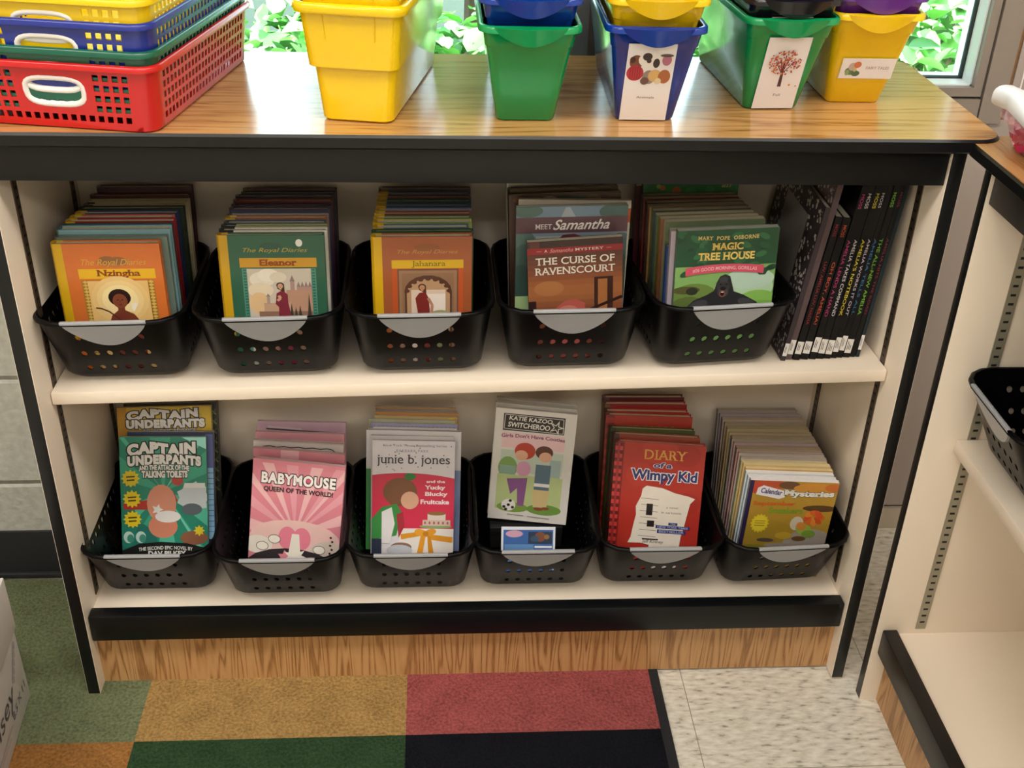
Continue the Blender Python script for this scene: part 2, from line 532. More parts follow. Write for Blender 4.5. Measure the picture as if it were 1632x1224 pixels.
def shrub(name, label, x0, x1, n, y0, y1, z1, mts=LM, big=1.0):
    rg = random.Random(name + label)
    root = thing(name, label, 'shrub', 'shrubs outside the window', loc=((x0 + x1) / 2, (y0 + y1) / 2, -0.4))
    inv = root.matrix_world.inverted()
    s = MB()
    for i in range(int((x1 - x0) * 14)):
        x, y = rg.uniform(x0, x1), rg.uniform(y0, y1)
        p = [Vector((x + rg.uniform(-.05, .05) * k, y + rg.uniform(-.04, .04) * k, -0.4 + (z1 + .25) * k / 5)) for k in range(6)]
        s.tube([inv @ q for q in p], 0.005, mat('#5b4a33', 0.8), 5)
    s.build('stem', root)
    f = MB()
    def fx():
        y = rg.uniform(y0, y1)
        h = z1 * (0.55 + 0.45 * (y - y0) / (y1 - y0))
        return inv @ Vector((rg.uniform(x0, x1), y, -0.25 + (h + 0.25) * rg.random() ** 0.7))
    leaves(f, n, fx, mts, rg, big)
    fo = f.build('foliage', root, weld=False, angle=85); fo['kind'] = 'stuff'
shrub('shrub', 'broad leafy green shrub outside the right-hand window pane', 1.02, 2.4, 15000, 0.85, 1.9, 0.72, big=0.8)
shrub('shrub', 'green shrub outside the window behind the small tapered bins', 0.42, 0.98, 4500, 0.80, 2.2, 0.55)
shrub('shrub', 'pale sunlit shrub outside the window left of the big yellow bin', -0.6, 0.38, 8000, 0.80, 2.3, 0.55)
rg = random.Random(11)
for k, (x, y) in enumerate(((-1.35, 3.8), (0.7, 4.0), (2.75, 3.8))):  # unseen trees, added so that the oak top reflects green
    t = thing('tree', ('unseen leafy tree added behind the red basket stack to reflect on the oak top', 'unseen leafy tree added outside the middle of the window to reflect on the oak top', 'unseen leafy tree added outside the right-hand window to reflect on the oak top')[k], 'tree', 'unseen trees added outside the window', loc=(x, y, -0.4))
    m = MB(); m.tube([(0, 0, 0), (.03, .02, 1.2), (-.02, 0, 2.6), (.04, 0, 4.2)], 0.07, mat('#57462f', 0.9, 0.2, 0.4, 20), 8); m.build('trunk', t)
    f = MB()
    def fx():
        a, b, q = rg.uniform(0, 2 * pi), rg.uniform(-1, 1), rg.random() ** 0.4
        h = math.sqrt(1 - b * b)
        return (0.78 * q * h * cos(a), 0.7 * q * h * sin(a), 2.6 + 2.2 * q * b)
    leaves(f, 1700, fx, LM, rg, 2.6)
    f.build('foliage', t, weld=False)['kind'] = 'stuff'

# ------------------------------------------------------------------ rug
m = MB()
CO = dict(olive='#656d50', tan='#997a4a', red='#904a49', orange='#8d6234', green='#2b412a', navy='#111218')
cells = [(-1.14, 'red'), (-0.735, 'navy'), (-0.33, 'olive'), (0.0715, 'tan'), (0.469, 'red'), (0.853, None)]
rows = [(-0.097, 0.31, {'olive': 'olive', 'tan': 'tan', 'red': 'red', 'navy': 'navy'}),
        (-0.50, -0.097, {'olive': 'orange', 'tan': 'green', 'red': 'navy', 'navy': 'tan'}),
        (-0.90, -0.50, {'olive': 'green', 'tan': 'red', 'red': 'olive', 'navy': 'orange'})]
for (x0, c), (x1, _) in zip(cells, cells[1:]):
    for y0, y1, mp in rows:
        m.box(x0, x1, y0, min(y1, 0.272), -0.004, 0.0, carpet(CO[mp[c]]))
m.box(0.853, 0.868, -0.90, 0.272, -0.004, 0.0005, mat('#17181c', 0.9, 0.2, 0.4, 200))
tag(m.build('rug', weld=False, smooth=False), 'rug of olive, tan, red, green and navy squares under the bookcase', 'rug')

# ------------------------------------------------------------------ bookcases
def rounded(x0, x1, y0, y1, r, n=6):
    p = []
    for cx, cy, a in ((x1 - r, y0 + r, -90), (x1 - r, y1 - r, 0), (x0 + r, y1 - r, 90), (x0 + r, y0 + r, 180)):
        for i in range(n + 1):
            t = rad(a + 90 * i / n); p.append((cx + r * cos(t), cy + r * sin(t)))
    return p
def bookcase(root, W, sh, strip):
    T, D = 0.019, 0.325
    def part(name, fn, bevel=0.0):
        m = MB(); fn(m); return m.build(name, root, bevel=bevel)
    def top(m):
        pts = rounded(-T - 0.0355, W + T + 0.0355, -0.020, 0.3397, 0.03)
        n = len(pts)
        prof = [(0.004, 0.8775), (0.0, 0.8805), (0.0, 0.8925), (0.0022, 0.8957)]
        cx = W / 2
        v = []
        for ins, z in prof:
            for x, y in pts:
                v.append((x - ins * (1 if x > cx else -1), y - ins * (1 if y > 0.15 else -1), z))
        fs = []
        for k in range(3):
            for i in range(n):
                j = (i + 1) % n
                fs.append((k * n + i, k * n + j, (k + 1) * n + j, (k + 1) * n + i))
        m.add(v, fs + [tuple(range(n))[::-1]], BLACKTRIM)
        m.add(v[3 * n:], [tuple(range(n))], OAKTOP)
    part('tabletop', top)
    part('apron', lambda m: m.box(0.0005, W - 0.0005, 0.004, 0.022, 0.8293, 0.8775, BLACKTRIM), 0.0012)
    for x0 in (-T, W):
        part('side_panel', lambda m: m.box(x0, x0 + T, 0.0, D, 0.0, 0.8775, CREAM, BLACKTRIM), 0.0008)
    part('back_panel', lambda m: m.box(0.0, W, 0.3063, 0.3163, 0.02, 0.8775, CREAM))
    fl, fr, bl, br = sh
    def shelf(m):
        t = 0.0191; y0, y1 = 0.042, 0.303; e = 0.0015
        v = [(e, y0, fl - t), (W - e, y0, fr - t), (W - e, y1, br - t), (e, y1, bl - t), (e, y0, fl), (W - e, y0, fr), (W - e, y1, br), (e, y1, bl)]
        m.add(v, [(0, 3, 2, 1), (4, 5, 6, 7), (0, 1, 5, 4), (1, 2, 6, 5), (2, 3, 7, 6), (3, 0, 4, 7)], CREAM)
    part('shelf', shelf, 0.002)
    part('bottom_shelf', lambda m: m.box(0.0, W, 0.0315, 0.306, 0.118, 0.1375, CREAM))
    part('front_trim', lambda m: m.box(0.0008, W - 0.0008, 0.0087, 0.0313, 0.0998, 0.1470, BLACKTRIM), 0.0022)
    part('kick_board', lambda m: m.box(0.0, W, 0.0267, 0.040, 0.0, 0.118, OAKKICK))
    for x, sg in ((0.0, 1), (W, -1)):
        for yc in (0.066, 0.280):
            def strip_fn(m):
                w, t = 0.0075, 0.0016
                m.box(min(x, x + sg * t), max(x, x + sg * t), yc - w, yc + w, 0.148, 0.874, strip)
                z = 0.16
                while z < 0.865:
                    xx = x + sg * (t + 0.0002)
                    v = [(xx, yc - .0035, z), (xx, yc + .0035, z), (xx, yc + .0035, z + .0034), (xx, yc - .0035, z + .0034)]
                    m.add(v, [(0, 1, 2, 3) if sg > 0 else (3, 2, 1, 0)], SLOT)
                    z += 0.0127
            part('shelf_standard', strip_fn)
W1 = 1.145
FL, FR, BL, BR = 0.515, 0.5448, 0.515, 0.531
b1 = thing('bookcase', 'low wide bookcase with oak top, black edges and cream shelves', 'bookcase')
bookcase(b1, W1, (FL, FR, BL, BR), STRIP)
b2 = thing('bookcase', 'second bookcase at right, end on, mostly cut off by the photo edge', 'bookcase', mtx=Matrix.Translation((1.1774, -0.0442, -0.004)) @ Matrix.Rotation(-pi / 2, 4, 'Z'))
bookcase(b2, W1, (0.490, 0.490, 0.490, 0.490), STRIP2)
def shelf_z(x, y):
    s = x / W1; t = (y - 0.042) / 0.261
    return (FL + (FR - FL) * s) * (1 - t) + (BL + (BR - BL) * s) * t
DECK = 0.1375

# ------------------------------------------------------------------ moulded trays (bins, baskets)
def ringpt(hw, y0, y1, r, u):
    u %= 8; k = int(u); s = u - k
    a, b = hw - r, None
    if k == 0: return (-a + 2 * a * s, y0)
    if k == 1: t = -pi / 2 + s * pi / 2; return (a + r * cos(t), y0 + r + r * sin(t))
    if k == 2: return (hw, y0 + r + (y1 - y0 - 2 * r) * s)
    if k == 3: t = s * pi / 2; return (a + r * cos(t), y1 - r + r * sin(t))
    if k == 4: return (a - 2 * a * s, y1)
    if k == 5: t = pi / 2 + s * pi / 2; return (-a + r * cos(t), y1 - r + r * sin(t))
    if k == 6: return (-hw, y1 - r - (y1 - y0 - 2 * r) * s)
    t = pi + s * pi / 2; return (-a + r * cos(t), y0 + r + r * sin(t))
class Tray:
    def __init__(s, dims, h, th, mt):
        s.dims, s.h, s.th, s.mt = dims, h, th, mt
    def P(s, u, t, d=0.0):
        hw, y0, y1, r = s.dims(t)
        x, y = ringpt(hw - d, y0 + d, y1 - d, max(0.002, r - d), u)
        return (x, y, s.h * t)
    def quad(s, m, u0, u1, t0, t1):
        m.add([s.P(u0, t0), s.P(u1, t0), s.P(u1, t1), s.P(u0, t1)], [(0, 1, 2, 3)], s.mt)
        d = s.th
        m.add([s.P(u0, t0, d), s.P(u1, t0, d), s.P(u1, t1, d), s.P(u0, t1, d)], [(3, 2, 1, 0)], s.mt)
    def solid(s, m, u0, u1, ts, nu=1):
        for i in range(nu):
            a, b = u0 + (u1 - u0) * i / nu, u0 + (u1 - u0) * (i + 1) / nu
            for t0, t1 in zip(ts, ts[1:]):
                s.quad(m, a, b, t0, t1)
    def hole(s, m, u0, u1, t0, t1, a, b, n=8, square=False, power=1.0):
        uc, tc, hu, ht = (u0 + u1) / 2, (t0 + t1) / 2, (u1 - u0) / 2, (t1 - t0) / 2
        inn, out = [], []
        N = 4 if square else n
        for i in range(N):
            an = 2 * pi * i / N + (pi / 4)
            c, q = cos(an), sin(an)
            k = max(abs(c), abs(q))
            out.append((c / k, q / k))
            if square:
                inn.append((a * c / k, b * q / k))
            else:
                sg = lambda x: math.copysign(abs(x) ** power, x)
                inn.append((a * sg(c), b * sg(q)))
        V = lambda e, d: s.P(uc + e[0] * hu, tc + e[1] * ht, d)
        d = s.th
        v = [V(e, 0) for e in out] + [V(e, 0) for e in inn] + [V(e, d) for e in out] + [V(e, d) for e in inn]
        fs = []
        for i in range(N):
            j = (i + 1) % N
            fs += [(i, j, N + j, N + i), (2 * N + i, 3 * N + i, 3 * N + j, 2 * N + j), (N + i, N + j, 3 * N + j, 3 * N + i)]
        m.add(v, fs, s.mt)
        return [V(e, 0.0034) for e in inn]
    def grid(s, m, u0, u1, ts, nc, a, b, square=False, skip=()):
        for c in range(nc):
            ua, ub = u0 + (u1 - u0) * c / nc, u0 + (u1 - u0) * (c + 1) / nc
            for k, (t0, t1) in enumerate(zip(ts, ts[1:])):
                if (c, k) not in skip:
                    s.hole(m, ua, ub, t0, t1, a, b, square=square)
    def us(s, n=4):
        return [k + i / (n if k % 2 else 1) for k in range(8) for i in range(n if k % 2 else 1)]
    def bottom(s, m, ins=0.006, z=-0.004):
        us = s.us(); n = len(us)
        a = [s.P(u, 0) for u in us]
        b = [(lambda p: (p[0], p[1], p[2] + z))(s.P(u, 0, ins)) for u in us]
        m.add(a + b, [(i, n + i, n + (i + 1) % n, (i + 1) % n) for i in range(n)] + [tuple(range(n, 2 * n))[::-1]], s.mt)
        c = [s.P(u, 0, s.th) for u in us]
        m.add(c, [tuple(range(n))], s.mt)
    def lip(s, m, prof, mt=None, t=1.0, nu=4):
        """profile of (outset, dz) swept round the rim"""
        us = s.us(nu); n = len(us); K = len(prof)
        v = []
        for o, dz in prof:
            for u in us:
                x, y, z = s.P(u, t, -o); v.append((x, y, z + dz))
        fs = []
        for k in range(K):
            for i in range(n):
                j = (i + 1) % n; q = (k + 1) % K
                fs.append((k * n + i, k * n + j, q * n + j, q * n + i))
        m.add(v, fs, mt or s.mt)
    def crescent(s, m, mt, u0, u1, depth, off=0.0035, bulge=0.0, top=0.03, n=20, back=True):
        rows = []
        for i in range(n + 1):
            q = i / n; u = u0 + (u1 - u0) * q
            sn = sin(pi * q); D = depth * max(0.0, sn) ** 0.8; o = off + bulge * sn
            r = []
            if back:
                r += [s.P(u, 0.97, 0.0035), s.P(u, 1 + top * .7, 0.0035)]
            r += [s.P(u, 1 + top, 0.0005), s.P(u, 1 + top, -o * .6), s.P(u, 1 + top * .5, -o)]
            for k in range(1, 5):
                r.append(s.P(u, 1 + top * .5 - (D + top * .5) * k / 4, -o))
            r.append(s.P(u, 1 - D, 0.0002))
            rows.append(r)
        K = len(rows[0])
        m.add([p for r in rows for p in r], [(i * K + k, i * K + k + 1, (i + 1) * K + k + 1, (i + 1) * K + k) for i in range(n) for k in range(K - 1)], mt)

BIN_H = 0.114
def make_black_bin(label, group):
    root = thing('storage_bin', label, 'bin', group)
    def dims(t):
        e = 0.009 * max(0.0, 1 - t / 0.13) ** 2
        return (0.0805 + 0.0165 * t - e, -0.055 * t + e, 0.186 + 0.018 * t - e, 0.022 + 0.021 * t)
    T = Tray(dims, BIN_H, 0.0022, BLACKPL)
    m = MB()
    ts = [0, 0.02, 0.045, 0.075, 0.11, 0.345, 0.615, 0.89, 1.0]
    for k in (1, 3, 5, 7):
        T.solid(m, k, k + 1, ts, 5)
    T.solid(m, 4, 5, ts, 1)
    for k, nc in ((0, 6), (2, 8), (6, 8)):
        T.solid(m, k, k + 0.06, ts); T.solid(m, k + 0.94, k + 1, ts)
        T.solid(m, k + 0.06, k + 0.94, ts[:5], nc); T.solid(m, k + 0.06, k + 0.94, [0.89, 1.0], nc)
        T.grid(m, k + 0.06, k + 0.94, ts[4:8], nc, 0.48, 0.34)
    T.bottom(m, 0.001, -0.0005)
    o = m.build('body', root, angle=50)
    m = MB(); T.lip(m, [(-0.0025, 0.0), (-0.0025, 0.0015), (0.0005, 0.002), (0.003, 0.0005), (0.003, -0.003), (0.0003, -0.0035)])
    m.build('rim', root, angle=60)
    m = MB(); T.crescent(m, GREYPL, 0.0, 1.0, 0.36)
    h = m.build('handle', root, angle=60); h['label'] = 'grey crescent handle'
    for c in root.children:
        c.location.z += 0.001
    return root
def copy_tree(o, parent=None):
    c = o.copy(); C.objects.link(c)
    if parent is not None:
        c.parent = parent
    for ch in list(o.children):
        copy_tree(ch, c)
    return c
UP = ['leftmost upper black bin', 'second upper black bin', 'middle upper black bin', 'fourth upper black bin', 'rightmost upper black bin']
LO = ['leftmost lower black bin', 'second lower black bin', 'third lower black bin', 'fourth lower black bin', 'fifth lower black bin', 'rightmost lower black bin']
BINS = [
    (0.0965, 0.0735, 0.5, 1, 'black perforated bin, leftmost on the upper shelf, holding the orange archer book'),
    (0.3005, 0.0725, 1, 1, 'black perforated bin on the upper shelf behind which the green castle book stands'),
    (0.499, 0.070, 0, 1, 'black perforated bin in the middle of the upper shelf, under the rust-brown arch book'),
    (0.7005, 0.070, 0, 1, 'black perforated bin on the upper shelf holding the dark red mystery paperback'),
    (0.9040, 0.0690, 4.5, 1, 'black perforated bin on the upper shelf holding the green gorilla paperback'),
    (0.0925, 0.0740, 0, 0, 'black perforated bin, leftmost on the lower shelf, holding the teal comic book'),
    (0.2865, 0.0600, 0, 0, 'black perforated bin on the lower shelf holding the pink comic books'),
    (0.4790, 0.0670, 0, 0, 'black perforated bin on the lower shelf holding the white and red fruitcake book'),
    (0.6660, 0.0710, 0, 0, 'mostly empty black perforated bin on the lower shelf with a card inside'),
    (0.8560, 0.0730, 0, 0, 'black perforated bin on the lower shelf holding the red diary books'),
    (1.0460, 0.0715, 3, 0, 'black perforated bin, rightmost on the lower shelf, packed with thin calendar paperbacks'),
]
proto = make_black_bin('x', 'black perforated bins on the two shelves')
for i, (x, y, yaw, up, lab) in enumerate(BINS):
    o = proto if i == 0 else copy_tree(proto)
    if i == 1:
        lab = 'black perforated bin on the upper shelf holding the green castle book'
    o['label'] = lab
    if up:
        sx = (shelf_z(x + .05, y + .09) - shelf_z(x - .05, y + .09)) / 0.1
        sy = (shelf_z(x, y + .14) - shelf_z(x, y + .04)) / 0.1
        z = shelf_z(x, y) + 0.0004
    else:
        sx = sy = 0; z = DECK + 0.0002
    o.matrix_world = Matrix.Translation((x, y, z)) @ Matrix.Rotation(-math.atan(sx), 4, 'Y') @ Matrix.Rotation(math.atan(sy), 4, 'X') @ Matrix.Rotation(rad(yaw), 4, 'Z')
o = copy_tree(proto)
del o['group']
o['label'] = 'empty black perforated bin on the shelf of the right-hand bookcase'
o.matrix_world = Matrix.Translation((1.251, -0.150, 0.4863)) @ Matrix.Rotation(-pi / 2, 4, 'Z')

# ------------------------------------------------------------------ coloured bins on the top
ZT = 0.8957
def paper(root, h_wall, slope, x0, w, z0, hgt, fn):
    """a printed paper label taped on the sloping front wall"""
    a = math.atan2(slope, h_wall)
    m = MB(); m.box(0, w, -0.0004, 0.0002, 0, hgt, mat('#e4dfe0', 0.45, 0.02))
    o = m.build('paper_label', root, smooth=False)
    o['label'] = 'white paper label'
    o.matrix_local = Matrix.Translation((x0, -slope * z0 / h_wall - 0.0016, z0)) @ Matrix.Rotation(a, 4, 'X')
    A = Art(w, hgt, 0.0005)
    fn(A)
    A.build(o, 'picture', 'lettering')
def tapered_bin(label, group, col, loc, rz, print_fn=None, box=None, rough=0.16):
    root = thing('book_bin', label, 'bin', group, loc=loc, rz=rad(rz))
    mt = mat(col, rough, 0.02, spec=0.6, key='plastic')
    H, SL = 0.118, 0.042
    T = Tray(lambda t: (0.0355 + 0.0175 * t + (0.0015 if t > 0.79 else 0), -SL * t - (0.001 if t > 0.79 else 0), 0.232 + 0.026 * t, 0.011 + 0.004 * t), H, 0.0018, mt)
    m = MB(); ts = [0, 0.4, 0.785, 0.795, 1.0]
    for k in range(8):
        T.solid(m, k, k + 1, ts, 4 if k % 2 else 1)
    T.bottom(m, 0.003, -0.0025)
    o = m.build('body', root, angle=40)
    m = MB(); T.lip(m, [(-0.0018, 0.0), (-0.001, 0.0015), (0.003, 0.0015), (0.0045, 0.0), (0.0045, -0.006), (0.0033, -0.006), (0.0030, -0.001)])
    T.crescent(m, mt, 0.0 - 0.06, 1.06, 0.17, 0.004, 0.010, 0.012, back=False)
    m.build('rim', root, angle=50)
    for c in root.children:
        c.location.z += 0.0025
    if print_fn:
        paper(root, H, SL, *box, print_fn)
    return root
def stack(x, y, rz, items, dz):
    for i, (col, label, fn, box) in enumerate(items):
        tapered_bin(label, None, col, (x, y, ZT + 0.0001 + i * dz), rz, fn, box)
def p_animals(A):
    for u, v, ru, rv, c in ((.2, .23, .14, .09, '#7a4a38'), (.48, .2, .24, .10, '#e9e2dc'), (.42, .16, .1, .05, '#3a2f30'), (.62, .24, .07, .06, '#3a2f30'),
                            (.83, .2, .1, .07, '#b06a7c'), (.82, .14, .14, .02, '#5a4a4a'), (.2, .37, .18, .1, '#b5323e'), (.5, .42, .14, .09, '#8d7f78'), (.62, .40, .14, .08, '#d0a86a'),
                            (.82, .41, .13, .09, '#a8643e'), (.42, .47, .09, .05, '#6a4a44'), (.46, .21, .05, .03, '#3a2f30'), (.12, .2, .06, .04, '#4c2a22'), (.7, .47, .07, .04, '#d9c9a0')):
        A.ell(u, v, ru, rv, c)
    for i in range(5):
        A.line([(.1 + i * .05, .29), (.1 + i * .05, .45)], .015, '#8c2030')
    A.text('Animals', .30, .672, .68, .70, '#55504e')
def p_fall(A):
    A.poly([(.47, .68), (.56, .68), (.54, .5), (.52, .35), (.48, .35)], '#4a3038')
    for q in ((.3, .33), (.4, .28), (.6, .27), (.72, .33), (.5, .24)):
        A.line([(.5, .5), q], .022, '#5c3438')
    rg = random.Random(4)
    for i in range(170):
        a, r = rg.uniform(0, 2 * pi), math.sqrt(rg.random())
        A.ell(.5 + .38 * r * cos(a), .33 + .165 * r * sin(a), rg.uniform(.016, .028), rg.uniform(.007, .012), rg.choice(('#b5482f', '#c96a35', '#a33a33', '#d08a45', '#8f3038', '#bd5a48')), 8, tilt=rg.uniform(0, 3))
    A.ell(.72, .63, .03, .016, '#c98a3a', 8); A.ell(.88, .645, .02, .01, '#a86a48', 8)
    A.text('Fall', .41, .755, .57, .79, '#5a5252')
def p_fairy(A):
    for u, v, ru, rv, c in ((.2, .62, .11, .2, '#5d7a52'), (.3, .74, .08, .14, '#4a6a50'), (.22, .4, .08, .2, '#b9a8a0'), (.30, .3, .07, .16, '#c7724e'), (.14, .7, .04, .14, '#8aa06a'), (.27, .55, .03, .1, '#c8b070')):
        A.ell(u, v, ru, rv, c)
    A.text('FAIRY TALES', .47, .38, .9, .52, '#8b8482')
def p_blank(A):
    A.rect(.2, .2, .8, .5, '#cfc6c8')
tall = (-0.0315, 0.056, 0.002, 0.106)
stack(0.6265, 0.037, 0, [('#0b9152', 'plain green tapered bin without a label, bottom of the centre stack', None, None),
                         ('#0f3794', 'blue tapered bin nested in the plain green bin at centre', None, None),
                         ('#0b9152', 'top green tapered bin cut off by the photo edge, centre stack', None, None)], 0.031)
stack(0.7720, 0.043, -1, [('#0c3590', 'blue tapered bin with a farm animals picture label', p_animals, tall),
                         ('#e8c010', 'yellow tapered bin nested in the blue animals bin', p_blank, (-0.027, 0.05, 0.02, 0.07)),
                         ('#c8321e', 'red tapered bin at the top of the animals stack', p_blank, (-0.022, 0.05, 0.02, 0.085))], 0.031)
stack(0.9405, 0.0945, 3, [('#0c8c50', 'green tapered bin with a red autumn tree picture label', p_fall, (-0.026, 0.053, 0.002, 0.102)),
                          ('#17171c', 'black tapered bin nested in the green autumn tree bin', p_blank, (-0.027, 0.05, 0.02, 0.085)),
                          ('#3a2560', 'dark purple tapered bin above the black one, cut by the photo edge', p_blank, (-0.022, 0.05, 0.02, 0.085))], 0.022)
stack(1.0560, 0.1235, 0, [('#ebc410', 'yellow tapered bin with a small white fairy tales label', p_fairy, (-0.031, 0.068, 0.036, 0.029)),
                          ('#5e2a86', 'bright purple tapered bin nested in the right-hand yellow bin', None, None)], 0.022)
def deep_bin(label, col, loc, rz):
    root = thing('deep_bin', label, 'bin', None, loc=loc, rz=rad(rz))
    mt = mat(col, 0.14, 0.02, spec=0.6, key='plastic')
    def dims(t):
        if t < 0.47:
            return (0.0425 + 0.012 * t, -0.012 * t, 0.275 + 0.012 * t, 0.013)
        return (0.0475 + 0.0115 * t, -0.006 - 0.016 * t, 0.281 + 0.014 * t, 0.014)
    T = Tray(dims, 0.135, 0.002, mt)
    m = MB()
    for k in range(8):
        T.solid(m, k, k + 1, [0, 0.25, 0.46, 0.475, 0.75, 1.0], 4 if k % 2 else 1)
    T.bottom(m, 0.004, -0.003)
    m.build('body', root, angle=40)
    m = MB(); T.lip(m, [(-0.002, 0.0), (-0.0005, 0.003), (0.004, 0.0035), (0.007, 0.001), (0.0075, -0.004), (0.006, -0.008), (0.0015, -0.0085)])
    m.build('rim', root, angle=60)
    m = MB()
    for u in (0.16, 0.84):
        for a, b in ((0.72, 0.93),):
            p, q = Vector(T.P(u, a, -0.0004)), Vector(T.P(u, b, -0.0004))
            m.tube([p, q], 0.0011, mt, 6)
    m.build('rib', root, angle=60)
    for c in root.children:
        c.location.z += 0.003
deep_bin('large yellow tub with a stepped front standing alone left of centre', '#edc60c', (0.4265, 0.026, ZT + 0.0001), -10.5)
deep_bin('upper yellow tub nested in the large yellow tub, cut by the photo edge', '#edc60c', (0.4265, 0.026, ZT + 0.044), -10.5)

# ------------------------------------------------------------------ square-hole baskets
def basket(label, col, rough, x, y, z, rz):
    root = thing('paper_basket', label, 'basket', 'stacked plastic paper baskets', loc=(x, y, z), rz=rad(rz))
    mt = mat(col, rough, 0.02, spec=0.6, key='plastic')
    T = Tray(lambda t: (0.1110 + 0.0065 * t, 0.004 - 0.008 * t, 0.334 + 0.008 * t, 0.020), 0.074, 0.0014, mt)
    m = MB(); ts = [0, 0.08] + [0.08 + 0.163 * k for k in range(1, 6)] + [1.0]
    for k in (1, 3, 5, 7):
        T.solid(m, k, k + 1, ts, 5)
    def face(k, nc, handle):
        a, b = k + 0.03, k + 0.97
        for u0, u1 in ((k, a), (b, k + 1)):
            T.solid(m, u0, u1, ts)
        T.solid(m, a, b, ts[:2], nc); T.solid(m, a, b, ts[-2:], nc)
        if not handle:
            T.grid(m, a, b, ts[1:-1], nc, 0.62, 0.62, True); return None
        w = (b - a) / nc
        T.grid(m, a, a + 4 * w, ts[1:-1], 4, 0.62, 0.62, True)
        T.grid(m, b - 4 * w, b, ts[1:-1], 4, 0.62, 0.62, True)
        T.grid(m, a + 4 * w, b - 4 * w, ts[1:3], nc - 8, 0.62, 0.62, True)
        T.solid(m, a + 4 * w, a + 4.4 * w, ts[2:-1]); T.solid(m, b - 4.4 * w, b - 4 * w, ts[2:-1])
        loop = T.hole(m, a + 4.4 * w, b - 4.4 * w, ts[2], ts[-2], 0.86, 0.66, 24, power=0.62)
        return loop
    loops = [face(0, 16, True), face(4, 16, True)]
    face(2, 25, False); face(6, 25, False)
    T.bottom(m, 0.003, -0.002)
    m.build('body', root, angle=40, weld=True)
    m = MB(); T.lip(m, [(-0.0014, 0.0), (-0.0005, 0.002), (0.003, 0.002), (0.0048, 0.0), (0.0048, -0.005), (0.0035, -0.005), (0.003, -0.001)])
    m.build('rim', root, angle=50)
    for lp in loops:
        m = MB(); m.tube(lp, 0.0044, mat('#e6e2de', 0.3, 0.02), 8, closed=True)
        h = m.build('handle', root, angle=60); h['label'] = 'white oval grip'
    for c in root.children:
        c.location.z += 0.002
for dz, col, lab in ((0.0, '#c4181b', 'red square-hole basket at the bottom of the stack on the bookcase'),
                     (0.016, '#0d5a45', 'dark green basket nested in the red basket, only its rim showing'),
                     (0.046, '#1d2f8c', 'blue square-hole basket, third up in the basket stack'),
                     (0.071, '#e8c410', 'yellow square-hole basket at the top of the stack')):
    basket(lab, col, 0.25, 0.0940, -0.0070, ZT + 0.0001 + dz, -10.0)

# ------------------------------------------------------------------ books
def pose(x, y, z, lean, yaw=0.0, roll=0.0, w=0.13, t=0.01):
    z += t * sin(rad(max(0, lean))) + w * max(0.0, sin(rad(roll)))
    return Matrix.Translation((x, y, z)) @ Matrix.Rotation(rad(yaw), 4, 'Z') @ Matrix.Rotation(rad(-lean), 4, 'X') @ Matrix.Rotation(rad(roll), 4, 'Y')
def book(kind, w, t, h, cover, spine, label, group, M, band=0.0, pages='#d8cdb4', front=None, rough=0.38):
    root = thing('hardcover_book' if kind == 'h' else 'paperback_book', label, 'book', group, mtx=M)
    cm = mat(cover, rough, 0.05); sm = mat(spine or cover, rough, 0.05)
    m = MB(); p = MB()
    pm = PAGE if pages == '#d8cdb4' else mat(pages, 0.8, 0.10, 0.2, 400)
    if kind == 'h':
        b = 0.0022
        x0 = band if band else 0.004
        n = 4
        arc = [(0.0035 - 0.0035 * sin(pi * i / n) ** 0.7 if 0 < i < n else 0.0035, t * i / n) for i in range(n + 1)]
        # rounded spine strip with the coloured band that wraps on to both boards
        m.prism([(x0, 0), (x0, b)] + [(0.0062, b)] + [(0.0055, t - b), (x0, t - b), (x0, t)] + [(x, y) for x, y in arc[::-1]], 0, h, sm)
        m.box(x0, w, 0, b, 0, h, cm)
        m.box(x0, w, t - b, t, 0, h, cm)
        p.box(0.0065, w - 0.003, b, t - b, 0.002, h - 0.0016, pm)
    else:
        b = 0.0006
        m.box(0, w, 0, b, 0, h, cm)
        m.box(0, w, t - b, t, 0, h, cm)
        m.box(0, b, b, t - b, 0, h, sm)
        p.box(b, w - 0.0006, b, t - b, 0.0004, h - 0.0004, pm)
    m.build('cover', root, smooth=False)
    p.build('pages', root, smooth=False)
    if front:
        A = Art(w, h)
        front(A)
        A.build(root)
    return root

